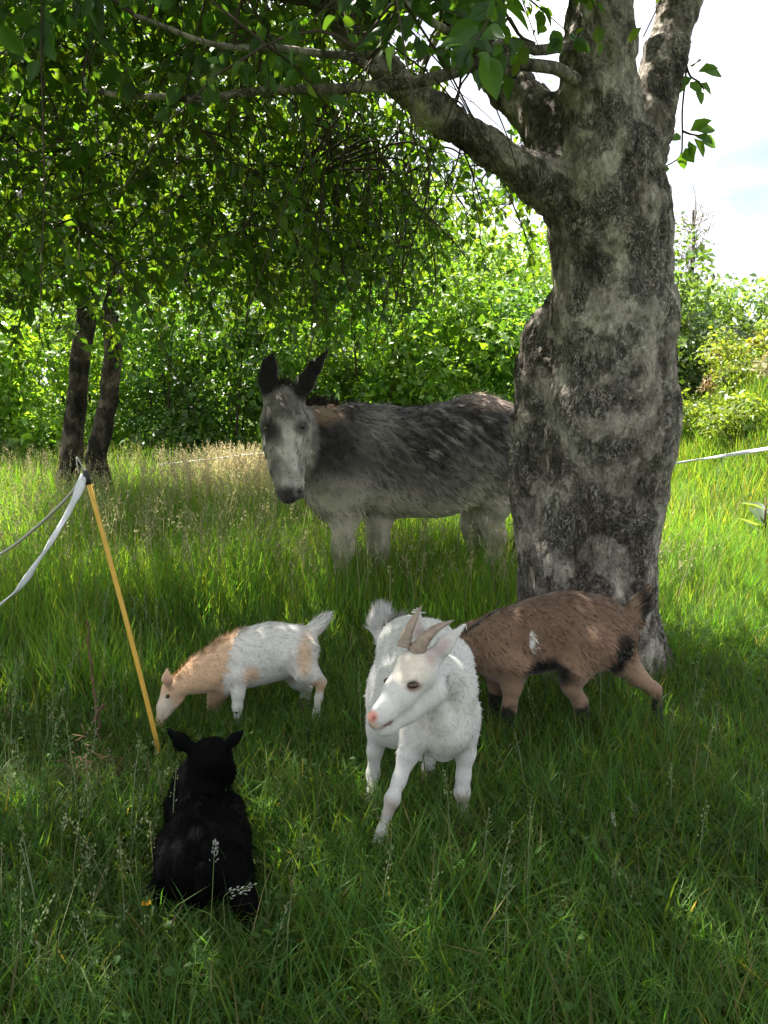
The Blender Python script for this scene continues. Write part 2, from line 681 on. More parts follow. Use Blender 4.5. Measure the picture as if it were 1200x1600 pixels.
def mixc(col, m, c):
    return col * (1 - m[:, None]) + np.asarray(c) * m[:, None]


def fur_mesh(name, v, q, nrm, col, count, length, width, flow, parent, lift=0.45, jitter=0.35, lenf=None, region=None, mat=None, droop=0.0, cvar=0.15):
    area = np.linalg.norm(np.cross(v[q[:, 2]] - v[q[:, 0]], v[q[:, 3]] - v[q[:, 1]]), axis=1)
    if region is not None:
        area = area * region(v[q].mean(1))
    f = rng.choice(len(q), count, p=area / area.sum())
    w = rng.dirichlet(np.ones(4), count)
    base = (v[q[f]] * w[:, :, None]).sum(1)
    n = unit((nrm[q[f]] * w[:, :, None]).sum(1))
    c = (col[q[f]] * w[:, :, None]).sum(1) * rng.uniform(1 - cvar, 1 + cvar, (count, 1))
    fl = flow(base) if callable(flow) else np.tile(flow, (count, 1))
    fl = fl - n * (fl * n).sum(1)[:, None]
    d = unit(unit(fl) + n * lift + rng.normal(0, jitter, (count, 3)))
    L = length * rng.uniform(0.6, 1.25, count)
    if lenf is not None: L = L * lenf(base)
    side = unit(np.cross(d, n + rng.normal(0, 0.2, (count, 3))))
    W = width * rng.uniform(0.7, 1.3, count)
    base = base - n * 0.002
    mid = base + d * (L * 0.55)[:, None]
    tip = base + d * L[:, None] + unit(fl) * (L * 0.25)[:, None] + np.array([0, 0, -1]) * (L * droop)[:, None]
    V = np.stack([base - side * (W / 2)[:, None], base + side * (W / 2)[:, None], mid + side * (W * .35)[:, None], mid - side * (W * .35)[:, None], tip], 1)
    i0 = np.arange(count)[:, None] * 5
    loops = np.concatenate([i0 + [0, 1, 2, 3], i0 + [3, 2, 4]], 1).ravel()
    st = (np.arange(count)[:, None] * 7 + [0, 4]).ravel()
    tot = np.tile([4, 3], count)
    o = mesh_np(name, V.reshape(-1, 3), loops, st, tot, mat=mat or M['fur'], cols=np.repeat(c, 5, 0), vnormals=np.repeat(n, 5, 0))
    o['kind'] = 'stuff'
    adopt(parent, o)
    return o


def tube_arrays(pts, radii, sides=6, cap=True):
    pts = np.asarray(pts, float)
    radii = np.broadcast_to(np.asarray(radii, float), (len(pts),))
    tang = unit(np.gradient(pts, axis=0))
    ref = np.array([0.0, 0, 1]) if abs(tang[0][2]) < 0.9 else np.array([1.0, 0, 0])
    V = []
    nprev = unit(np.cross(tang[0], ref))
    ang = np.arange(sides) * 2 * math.pi / sides
    for p, t, r in zip(pts, tang, radii):
        nprev = unit(nprev - t * (nprev @ t))
        b = np.cross(t, nprev)
        V.append(p + r * (np.cos(ang)[:, None] * nprev + np.sin(ang)[:, None] * b))
    V = np.concatenate(V)
    polys = []
    for i in range(len(pts) - 1):
        for j in range(sides):
            k = (j + 1) % sides
            polys.append((i * sides + j, i * sides + k, (i + 1) * sides + k, (i + 1) * sides + j))
    if cap:
        polys.append(tuple(range(sides))[::-1])
        polys.append(tuple((len(pts) - 1) * sides + j for j in range(sides)))
    return V, polys


def tube(name, pts, radii, mat, sides=6, parent=None):
    V, polys = tube_arrays(pts, radii, sides)
    o = mesh_mixed(name, V, polys, mat=mat)
    if parent is not None: adopt(parent, o)
    return o


def catmull(pts, n=6):
    pts = np.asarray(pts, float)
    q = np.concatenate([[2 * pts[0] - pts[1]], pts, [2 * pts[-1] - pts[-2]]])
    out = []
    for i in range(1, len(q) - 2):
        for t in np.linspace(0, 1, n, endpoint=False):
            a, b, c, d = q[i - 1], q[i], q[i + 1], q[i + 2]
            out.append(0.5 * (2 * b + (c - a) * t + (2 * a - 5 * b + 4 * c - d) * t * t + (3 * b - a - 3 * c + d) * t ** 3))
    out.append(q[-2])
    return np.array(out)


def ball(name, c, r, mat, parent, scale=(1, 1, 1), seg=12):
    V, polys = [], []
    for i in range(seg // 2 + 1):
        th = math.pi * i / (seg // 2)
        for j in range(seg):
            ph = 2 * math.pi * j / seg
            V.append((math.sin(th) * math.cos(ph) * r * scale[0], math.sin(th) * math.sin(ph) * r * scale[1], math.cos(th) * r * scale[2]))
    for i in range(seg // 2):
        for j in range(seg):
            k = (j + 1) % seg
            polys.append((i * seg + j, (i + 1) * seg + j, (i + 1) * seg + k, i * seg + k))
    o = mesh_mixed(name, np.array(V) + c, polys, mat=mat)
    adopt(parent, o)
    return o


# ---------------------------------------------------------------- the ground
def zg(x, y):
    x, y = np.asarray(x, float), np.asarray(y, float)
    bank = sstep(5.5, 10.5, y) * np.clip(x - 3.35, 0, 3.4) * 0.80 * (1 - sstep(11.0, 14.5, y))
    p = np.stack([x * 0.8, y * 0.8, np.zeros_like(x)], -1).reshape(-1, 3)
    n = (vnoise(p, 3) - 0.5).reshape(x.shape) * 0.05 * sstep(0.2, 1.0, np.abs(y - 2) + 0.6)
    return bank + n * 0.6


def ground():
    def axis(a, b, dense_lo, dense_hi, step):
        far_l = -np.geomspace(-dense_lo, -a, 14)[1:][::-1] if dense_lo < 0 else []
        mid = np.arange(dense_lo, dense_hi, step)
        far_h = np.geomspace(dense_hi, b, 16)
        return np.concatenate([far_l, mid, far_h])
    xs = axis(-600, 600, -12, 14, 0.25)
    ys = axis(-600, 900, -4, 26, 0.25)
    X, Y = np.meshgrid(xs, ys, indexing='ij')
    Z = zg(X, Y)
    V = np.stack([X, Y, Z], -1).reshape(-1, 3)
    i = np.arange((len(xs) - 1) * len(ys)).reshape(len(xs) - 1, len(ys))[:, :-1].ravel()
    q = np.stack([i, i + len(ys), i + len(ys) + 1, i + 1], 1)
    m, n, l, b = mat_new('soil_and_turf')
    t = n.new('ShaderNodeTexCoord')
    no = n.new('ShaderNodeTexNoise')
    no.inputs['Scale'].default_value = 3.0
    no.inputs['Detail'].default_value = 10
    no.inputs['Roughness'].default_value = 0.7
    l.new(t.outputs['Object'], no.inputs['Vector'])
    ra = n.new('ShaderNodeValToRGB')
    e = ra.color_ramp.elements
    e[0].position, e[0].color = 0.35, (0.035, 0.045, 0.016, 1)
    e[1].position, e[1].color = 0.68, (0.06, 0.095, 0.025, 1)
    l.new(no.outputs['Fac'], ra.inputs['Fac'])
    l.new(ra.outputs['Color'], b.inputs['Base Color'])
    b.inputs['Roughness'].default_value = 1
    b.inputs['Specular IOR Level'].default_value = 0.05
    bp = n.new('ShaderNodeBump')
    bp.inputs['Strength'].default_value = 0.6
    bp.inputs['Distance'].default_value = 0.03
    l.new(no.outputs['Fac'], bp.inputs['Height'])
    l.new(bp.outputs['Normal'], b.inputs['Normal'])
    o = mesh_quads('ground', V, q, mat=m)
    tag(o, 'soil and turf of the meadow under the grass', 'ground', kind='structure')


ground()


# ---------------------------------------------------------------- the old apple tree
def leaf_quads(base, direc, normal, L, W, cols, curl=0.18):
    """folded 6-vert leaves (4 tris as 2 quads): base, left, right, tip with drooping tip"""
    n = len(base)
    d = unit(direc)
    nn = unit(normal - d * (normal * d).sum(1)[:, None])
    s = np.cross(d, nn)
    L, W = L[:, None], W[:, None]
    fold = nn * W * 0.16
    b = base
    m1 = base + d * L * 0.42 - nn * L * 0.02
    tip = base + d * L - nn * L * curl
    lft = base + d * L * 0.38 + s * W * 0.5 + fold
    rgt = base + d * L * 0.38 - s * W * 0.5 + fold
    lft2 = base + d * L * 0.75 + s * W * 0.33 + fold * 0.6 - nn * L * curl * 0.5
    rgt2 = base + d * L * 0.75 - s * W * 0.33 + fold * 0.6 - nn * L * curl * 0.5
    V = np.stack([b, lft, lft2, tip, rgt2, rgt, m1], 1).reshape(-1, 3)
    i0 = np.arange(n)[:, None] * 7
    loops = np.concatenate([i0 + [0, 6, 2, 1], i0 + [6, 3, 2], i0 + [0, 5, 4, 6], i0 + [6, 4, 3]], 1).ravel()
    st = (np.arange(n)[:, None] * 14 + [0, 4, 7, 11]).ravel()
    tot = np.tile([4, 3, 4, 3], n)
    return V, loops, st, tot, np.repeat(cols, 7, 0)


def apple_tree():
    base = P(925, 1040, 3.75)
    root = empty('apple_tree', (base[0], base[1], 0))
    tag(root, 'old apple tree with a thick scarred trunk, swollen side lobe and drooping leafy branches', 'tree')
    b = Body(0.05)
    b.chain([(925, 1075, 3.75, 118), (925, 1000, 3.75, 104), (922, 900, 3.75, 95), (938, 780, 3.75, 97), (953, 660, 3.72, 103), (958, 500, 3.70, 95),
             (953, 350, 3.68, 90), (945, 265, 3.68, 92)], k=0.06)
    b.chain([(869, 470, 3.86, 18), (856, 520, 3.86, 40), (848, 580, 3.86, 47), (846, 680, 3.86, 50), (845, 750, 3.86, 54), (858, 850, 3.84, 52), (866, 950, 3.82, 56), (862, 1050, 3.8, 66)], k=0.018)
    b.chain([(990, 980, 3.7, 26), (1012, 1035, 3.66, 24), (1035, 1078, 3.6, 22)], k=0.09)
    b.chain([(880, 1000, 3.6, 26), (868, 1070, 3.5, 26)], k=0.09)
    b.chain([(1000, 690, 3.62, 52)], k=0.08)
    b.chain([(900, 640, 3.55, 34)], k=0.1)
    # stems
    b.chain([(935, 290, 3.66, 86), (934, 170, 3.62, 64), (934, 80, 3.6, 58), (938, -40, 3.56, 50), (930, -160, 3.5, 44), (915, -300, 3.4, 38)], k=0.035)
    b.chain([(985, 300, 3.76, 46), (1012, 200, 3.84, 40), (1038, 100, 3.9, 36), (1062, -10, 4.0, 34), (1100, -140, 4.15, 32), (1160, -300, 4.3, 28)], k=0.02)
    b.chain([(890, 300, 3.66, 52), (860, 200, 3.74, 44), (800, 140, 3.95, 36), (740, 60, 4.15, 33), (700, -20, 4.35, 30), (650, -140, 4.7, 25)], k=0.04)
    b.chain([(900, 310, 3.62, 50), (838, 278, 3.56, 35), (760, 228, 3.5, 29), (680, 175, 3.45, 28), (610, 118, 3.38, 26), (555, 55, 3.3, 24), (480, -20, 3.2, 22)], k=0.06)
    b.chain([(975, 880, 3.36, 5), (975, 835, 3.40, 9)], k=0.03, op='sub')          # knot slit low on the trunk
    v, q = b.mesh(0.0108, 1)
    n = vert_normals(v, q)
    st = v * np.array([1, 1, 0.45])
    big = fbm(st, 5, 3, 5) - 0.5
    ridg = np.abs(fbm(v * np.array([1, 1, 0.28]), 16, 2, 9) - 0.5)
    plate = fbm(v, 22, 2, 31) - 0.5
    pf = fbm(v * np.array([1, 1, 0.6]), 17, 4, 37)
    flake = sstep(0.44, 0.47, pf) + sstep(0.53, 0.56, pf)
    rough = np.abs(fbm(v * np.array([1, 1, 0.5]), 45, 2, 47) - 0.5)
    v = v + n * (big * 0.035 - (0.09 - ridg).clip(0) * 0.10 + plate * 0.010 + flake * 0.006 - 0.012 - (0.05 - rough).clip(0) * 0.08)[:, None]
    o = mesh_quads('trunk', v, q, mat=M['bark'])
    adopt(root, o)

    limbs = []
    def limb(pts, r0, r1, n=6):
        pts = catmull(pts, n)
        rr = np.linspace(r0, r1, len(pts))
        # crooked
        pts = pts + (np.stack([fbm(pts, 2.5, 2, 41), fbm(pts, 2.5, 2, 42), fbm(pts, 2.5, 2, 43)], 1) - 0.5) * 0.14 * sstep(0, 4, np.arange(len(pts)))[:, None]
        oo = tube('branch', pts, rr, M['bark'], 9, root)
        limbs.append((pts, rr))
        return pts
    A0, B0, C0, D0 = P(480, -20, 3.2), P(650, -140, 4.7), P(915, -300, 3.4), P(1160, -300, 4.3)
    limb([P(555, 55, 3.3), A0, (-1.1, 3.35, 3.05), (-2.0, 3.7, 3.25), (-3.0, 4.0, 3.0), (-3.7, 4.2, 2.6)], 0.075, 0.02)
    limb([A0, (-0.7, 3.8, 3.2), (-1.2, 4.6, 3.5), (-1.9, 5.5, 3.4), (-2.6, 6.2, 3.0)], 0.05, 0.015)
    limb([P(700, -20, 4.35), B0, (-0.1, 5.4, 3.75), (-0.6, 6.2, 3.8), (-1.0, 7.0, 3.5), (-1.3, 7.6, 3.0)], 0.075, 0.018)
    limb([B0, (0.4, 5.4, 4.0), (0.5, 6.1, 4.1), (0.3, 6.8, 3.8), (0.2, 7.4, 3.3)], 0.05, 0.015)
    limb([P(930, -160, 3.5), C0, (0.6, 2.9, 4.1), (0.3, 2.1, 4.3), (-0.2, 1.2, 4.2), (-0.6, 0.4, 3.8)], 0.11, 0.02)
    limb([C0, (1.0, 3.6, 4.6), (0.8, 4.1, 5.2), (0.5, 4.6, 5.6)], 0.09, 0.02)
    limb([C0, (1.4, 2.7, 4.2), (1.8, 1.9, 4.4), (2.2, 1.0, 4.2)], 0.08, 0.02)
    limb([P(1100, -140, 4.15), D0, (2.3, 4.6, 4.4), (2.8, 4.8, 4.7), (3.4, 4.6, 4.6)], 0.09, 0.02)
    limb([D0, (2.2, 3.6, 4.3), (2.7, 2.8, 4.4), (3.1, 2.0, 4.2)], 0.07, 0.02)
    limb([(-0.2, 3.4, 2.95), (-0.9, 2.7, 3.2), (-1.5, 2.0, 3.2), (-2.0, 1.2, 3.0)], 0.045, 0.012)
    # thin lichened bough crossing the top of the picture
    limb([P(925, 135, 3.62), P(850, 98, 3.3), P(720, 95, 2.9), P(620, 108, 2.8), P(500, 118, 2.75), P(380, 125, 2.75), P(250, 150, 2.8), P(120, 150, 2.9)], 0.026, 0.009)
    limb([P(915, 70, 3.6), P(830, 66, 3.15), P(780, 56, 2.9), P(690, 20, 2.6), P(560, -30, 2.4)], 0.022, 0.008)
    limb([P(620, 108, 2.8), P(560, 70, 2.7), P(480, 55, 2.6), P(330, 60, 2.5), P(200, 40, 2.4)], 0.016, 0.006)

    nodes = np.concatenate([p for p, r in limbs])
    # anchors of leafy twigs through the crown volume
    anchors = []
    def region(n, lo, hi, test=None):
        got = 0
        while got < n:
            p = rng.uniform(lo, hi)
            if test is not None and not test(p): continue
            anchors.append(p)
            got += 1
    def pix(p):
        x, y, f = proj(p)
        return float(x), float(y), float(f)

    def vis_ok(p):
        x, y, f = pix(p)
        if f < 0.3 or y < -60: return True
        if x > 1060: return False
        if x > 835: return f > 4.3 and y < -10 or (f < 3.2 and y < 30)
        if x > 640: return (f > 4.6 and y < 330 and not (690 < x < 800 and 110 < y < 270)) or y < 25
        if x > 420: return y < 200 + 190 * (f > 4.2) + (60 if f > 5 else 0)
        return y < 320 + (60 + 0.22 * (420 - x)) * (f > 3.8) and f > 2.3
    region(300, (-3.9, 3.5, 1.9), (-0.2, 5.2, 3.8), vis_ok)
    region(195, (-4.2, 4.6, 2.0), (-0.2, 6.8, 4.0), vis_ok)
    region(25, (-0.6, 5.0, 2.4), (0.6, 6.6, 3.6), vis_ok)
    region(70, (-0.9, 5.2, 2.0), (1.2, 7.2, 3.2), lambda p: vis_ok(p) and 450 < pix(p)[0] < 860)
    # the crown overhead and to the right, above the picture; extra twigs added to block the sun
    out = lambda p: p[2] > 1.35 + 0.45 * max(p[1], 0) + 0.35 or pix(p)[0] > 1330
    region(380, (-3.8, 1.8, 2.7), (1.2, 5.0, 4.8), out)
    region(80, (0.4, 2.6, 3.2), (3.0, 4.6, 5.2), out)
    region(170, (-3.0, -1.6, 2.7), (2.4, 2.6, 4.6), out)
    region(70, (-4.4, 4.4, 3.4), (-1.2, 6.0, 5.0), vis_ok)  # here and below: twigs added to keep sun off meadow, donkey and goats
    region(150, (-3.3, 1.9, 2.9), (0.3, 3.5, 4.3), out)
    region(22, (-1.7, 5.5, 3.2), (-0.3, 6.9, 4.4), vis_ok)
    region(110, (-1.8, 3.6, 3.7), (0.2, 5.4, 4.9), out)
    # leaves that hang into the top of the picture
    region(26, (-1.5, 2.2, 2.2), (0.9, 3.0, 2.75), lambda p: -60 < pix(p)[1] < 75 and pix(p)[0] < 860 and pix(p)[0] > 40)
    anchors = np.array(anchors)
    dist = np.array([np.min(np.linalg.norm(nodes - a, axis=1)) for a in anchors])
    order = np.argsort(dist)
    node_list = [nodes]
    TV, TP = [], []
    off = 0
    near_leaf = []
    LB, LD, LN, LL, LW, LC = [], [], [], [], [], []
    nb = 0
    for ai in order:
        a = anchors[ai]
        alln = np.concatenate(node_list)
        dd = np.linalg.norm(alln - a, axis=1) + 0.25 * np.maximum(0, a[2] - alln[:, 2])
        s = alln[np.argmin(dd)]
        L = np.linalg.norm(a - s)
        mid = (a + s) / 2 + np.array([0, 0, 0.12 * L]) + rng.normal(0, 0.06 * L + 0.005, 3)
        con = catmull([s, mid, a], 5)
        con = con + (np.stack([fbm(con, 7, 2, 51), fbm(con, 7, 2, 52), fbm(con, 7, 2, 53)], 1) - 0.5) * 0.05
        con[0] = s
        cx, cy, cf = proj(con)
        if np.any((cf > 0) & (cx > 1030) & (cx < 1230) & (cy > -20)) or np.any((cf > 0) & (cf < 3.7) & (cx > 860) & (cx < 1230) & (cy > 70)): continue
        r0 = 0.006 + 0.005 * min(L, 1.5)
        if L > 0.7 and nb < 110:
            tube('branch', con, np.linspace(r0 + 0.004, 0.005, len(con)), M['twig'], 6, root)
            nb += 1
        else:
            V, pl = tube_arrays(con[::2], np.linspace(r0, 0.0035, len(con[::2])), 3, False)
            TV.append(V); TP += [tuple(i + off for i in p) for p in pl]; off += len(V)
        node_list.append(con[3:])
        # drooping leafy twigs at the anchor
        for t in range(rng.integers(2, 4)):
            d0 = unit(np.array([rng.normal(), rng.normal(), rng.normal() * 0.5 - 0.1]))
            tl = rng.uniform(0.3, 0.75)
            g = np.linspace(0, 1, 7)[:, None]
            sag = rng.uniform(0.3, 0.9)
            tw = a + d0 * tl * g + np.array([0, 0, -1]) * tl * sag * g ** 2
            tw = tw + rng.normal(0, 0.012, tw.shape) * g
            x, y, f = pix(tw[-1])
            tx, ty, tf = proj(tw)
            if np.any((tf > 0) & (tx > 1030) & (tx < 1230) & (ty > -20)) or np.any((tf > 0) & (tf < 3.7) & (tx > 850) & (tx < 1230) & (ty > 70)): continue
            V, pl = tube_arrays(tw[::2], np.linspace(0.0042, 0.0016, 4), 3, False)
            TV.append(V); TP += [tuple(i + off for i in p) for p in pl]; off += len(V)
            nl = int(tl * rng.uniform(34, 52))
            tt = rng.uniform(0.08, 1.03, nl) * 6
            i = np.clip(tt.astype(int), 0, 5)
            pos = tw[i] + (tw[i + 1] - tw[i]) * (tt - i)[:, None]
            tan = unit(tw[i + 1] - tw[i])
            rad = unit(rng.normal(size=(nl, 3)))
            ld = unit(tan * 0.5 + rad * 0.9 + np.array([0, 0, -0.35]))
            ln = unit(rng.normal(size=(nl, 3)) * 0.75 + np.array([0, 0, 1.0]))
            pet = pos + ld * rng.uniform(0.008, 0.03, nl)[:, None]
            sz = rng.uniform(0.034, 0.084, nl)
            k = rng.uniform(0.65, 1.35, (nl, 1)) * np.array([[0.055, 0.110, 0.021]])
            k[:, 0] *= rng.uniform(0.8, 1.35, nl)
            LB.append(pet); LD.append(ld); LN.append(ln); LL.append(sz); LW.append(sz * rng.uniform(0.55, 0.72, nl)); LC.append(k)
    # long bare drooping twigs with a few leaves near their ends
    alln = np.concatenate(node_list)
    for i in range(62):
        px, D = rng.uniform(385, 730), rng.uniform(4.2, 6.0)
        a = P(px, rng.uniform(150, 300), D)
        s = alln[np.argmin(np.linalg.norm(alln - a, axis=1))]
        ln_ = rng.uniform(0.5, 1.15) if px < 560 else rng.uniform(0.4, 1.0)
        sw = rng.normal(0, 0.22, 2)
        pts = catmull([s, (s + a) / 2 + np.array([0, 0, .05]), a, a + np.array([sw[0] * .4, sw[1] * .4, -ln_ * .5]), a + np.array([sw[0], sw[1], -ln_])], 5)
        pts = pts + (np.stack([fbm(pts, 6, 2, 81 + i), fbm(pts, 6, 2, 82 + i), np.full(len(pts), .5)], 1) - .5) * 0.09
        pts[0] = s
        tube('twig', pts, np.linspace(0.008, 0.0028, len(pts)), M['twig'], 5, root)
        for j in range(3):
            k = rng.integers(10, len(pts))
            d = unit(np.array([rng.normal(), rng.normal(), -.4])) * rng.uniform(.12, .35)
            sp_ = catmull([pts[k], pts[k] + d * .5 + np.array([0, 0, .02]), pts[k] + d + np.array([0, 0, -.06])], 4)
            V, pl = tube_arrays(sp_, np.linspace(0.0035, 0.0018, len(sp_)), 3, False)
            TV.append(V); TP += [tuple(q + off for q in p) for p in pl]; off += len(V)
            nl = rng.integers(6, 16)
            pos = sp_[rng.integers(2, len(sp_), nl)] + rng.normal(0, .012, (nl, 3))
            ld = unit(rng.normal(size=(nl, 3)) + np.array([0, 0, -.4]))
            sz = rng.uniform(0.035, 0.075, nl)
            LB.append(pos); LD.append(ld); LN.append(unit(rng.normal(size=(nl, 3)) * .7 + np.array([0, 0, 1.]))); LL.append(sz); LW.append(sz * .62)
            LC.append(rng.uniform(.7, 1.3, (nl, 1)) * np.array([[0.052, 0.105, 0.02]]))
    LB, LD, LN = map(np.concatenate, (LB, LD, LN))
    LL, LW, LC = np.concatenate(LL), np.concatenate(LW), np.concatenate(LC)
    # keep clear: sky to the right and the trunk, and no leaves close to the lens
    x, y, f = proj(LB)
    bad = ((f > 0) & (f < 0.9) & (y > -100)) | ((f > 0) & (x > 845) & (x < 1260) & (y > 10) & (f < 3.6) & (y > 95)) | ((f > 0) & (x > 1035) & (x < 1260) & (y > -10))
    bad |= (f > 0) & (y > 585 - 70 * (f < 4.4) - 150 * (f < 3.2)) & (y < 1500)
    bad |= (f > 0) & (x > 400) & (x < 530) & (y > 525)
    bad |= (f > 0) & (f < 3.45) & (y > 150 + 20 * np.sin(x * .03)) & (y < 1500)
    bad |= (f > 0) & (f < 3.9) & (x > 560) & (x < 870) & (y > 60 + 0.28 * (x - 560))
    bad |= (f > 0) & (x > 700) & (x < 790) & (y > 140) & (y < 240)
    keep = ~bad
    LB, LD, LN, LL, LW, LC = LB[keep], LD[keep], LN[keep], LL[keep], LW[keep], LC[keep]
    x, y, f = proj(LB + LD * LL[:, None] * 0.5)
    appar = np.where((f > 0.5) & (x > -10) & (x < 1210) & (y > -15) & (y < 700), LL / np.maximum(f, 0.5), 0)
    big_i = np.argsort(-appar)[:270]
    sel = np.zeros(len(LB), bool)
    sel[big_i] = True
    away = ~((f > 0.3) & (x > -250) & (x < 1450) & (y > -160)) & ~sel
    rest = ~sel & ~away
    V, lo, st, to, cc = leaf_quads(LB[rest], LD[rest], LN[rest], LL[rest], LW[rest], LC[rest])
    d, nn_ = LD[away], unit(LN[away] - LD[away] * (LN[away] * LD[away]).sum(1)[:, None])
    s_ = np.cross(d, nn_)
    L_, W_ = LL[away][:, None], LW[away][:, None] * 1.15
    V2 = np.stack([LB[away], LB[away] + d * L_ * .45 + s_ * W_ * .5, LB[away] + d * L_ - nn_ * L_ * .15, LB[away] + d * L_ * .45 - s_ * W_ * .5], 1).reshape(-1, 3)
    k0 = len(V)
    V = np.concatenate([V, V2])
    st = np.concatenate([st, len(lo) + 4 * np.arange(away.sum())])
    lo = np.concatenate([lo, k0 + np.arange(len(V2))])
    to = np.concatenate([to, np.full(away.sum(), 4)])
    cc = np.concatenate([cc, np.repeat(LC[away], 4, 0)])
    fo = mesh_np('foliage', V, lo, st, to, mat=M['leaf'], cols=cc)
    fo['kind'] = 'stuff'
    adopt(root, fo)
    tw = mesh_mixed('twigs', np.concatenate(TV), TP, mat=M['twig'])
    tw['kind'] = 'stuff'
    adopt(root, tw)
    # single leaves: finer mesh with a serrate ovate outline, shared by all
    lm = None
    from mathutils import Matrix
    for i in big_i:
        d = LD[i]
        nn = unit(LN[i] - d * (LN[i] @ d))
        s = np.cross(d, nn)
        if lm is None:
            ts = np.linspace(0, 1, 8)
            wv = np.array([0.05, 0.32, 0.47, 0.5, 0.45, 0.33, 0.17, 0.0])
            vv = []
            for t, w in zip(ts, wv):
                cz = -0.2 * t * t
                vv += [(t, -w, cz + w * 0.28), (t, -w * 0.5, cz + w * 0.06), (t, 0, cz - 0.01), (t, w * 0.5, cz + w * 0.06), (t, w, cz + w * 0.28)]
            ps = []
            for r in range(7):
                for c in range(4):
                    a0 = r * 5 + c
                    ps.append((a0, a0 + 5, a0 + 6, a0 + 1))
            lm = bpy.data.meshes.new('leaf')
            lm.from_pydata(vv, [], ps)
            lm.polygons.foreach_set('use_smooth', [True] * len(ps))
            lm.materials.append(M['leaf_one'])
        lo_ = bpy.data.objects.new('leaf', lm)
        C.objects.link(lo_)
        mw = Matrix(((d[0] * LL[i], s[0] * LW[i], nn[0] * LL[i], LB[i][0] - root.location[0]),
                     (d[1] * LL[i], s[1] * LW[i], nn[1] * LL[i], LB[i][1] - root.location[1]),
                     (d[2] * LL[i], s[2] * LW[i], nn[2] * LL[i], LB[i][2]), (0, 0, 0, 1)))
        lo_.parent = root
        lo_.matrix_local = mw
    # a wispy twig against the sky on the right of the trunk
    tws = [catmull([P(1062, 70, 3.9), P(1072, 100, 3.9), P(1066, 170, 3.9), P(1066, 215, 3.9), P(1062, 245, 3.9), P(1036, 262, 3.9)], 4),
           catmull([P(1070, 95, 3.9), P(1078, 118, 3.88), P(1092, 128, 3.86), P(1100, 140, 3.84)], 4),
           catmull([P(1066, 205, 3.9), P(1080, 210, 3.88), P(1095, 212, 3.86)], 4)]
    lb, ld, ln, ll, lw = [], [], [], [], []
    for i, t in enumerate(tws):
        tube('twig', t, np.linspace(0.006, 0.003, len(t)), M['twig'], 5, root)
    for (px, py, dx, dy, s) in [(1072, 118, -3, 22, .05), (1090, 112, 26, -8, .06), (1098, 112, 30, 3, .065), (1078, 128, 20, 16, .055), (1092, 130, 18, 12, .055), (1082, 105, 14, -18, .05),
                                (1070, 130, -14, 16, .045), (1088, 140, 10, 20, .05), (1078, 205, 22, -14, .065), (1085, 212, 28, 8, .065), (1084, 216, 16, 22, .065), (1076, 220, 8, 26, .06),
                                (1064, 212, -16, 6, .04), (1088, 205, 26, -4, .06), (1070, 232, 14, 22, .06), (1066, 238, 2, 26, .05), (1042, 258, -6, 10, .04), (1094, 214, 18, 10, .06)]:
        a, b_ = P(px, py, 3.88), P(px + dx, py + dy, 3.84 + rng.uniform(-.06, .06))
        lb.append(a); ld.append(b_ - a); ln.append(np.array([rng.normal() * .5, -0.9, 0.4])); ll.append(s * 1.5); lw.append(s * 1.0)
    for k in range(len(lb)):
        V, lo, st, to, cc = leaf_quads(lb[k][None], ld[k][None], ln[k][None], np.array([ll[k]]), np.array([lw[k]]), np.array([[0.06, 0.12, 0.03]]))
        adopt(root, mesh_np('leaf', V, lo, st, to, mat=M['leaf'], cols=cc))


apple_tree()


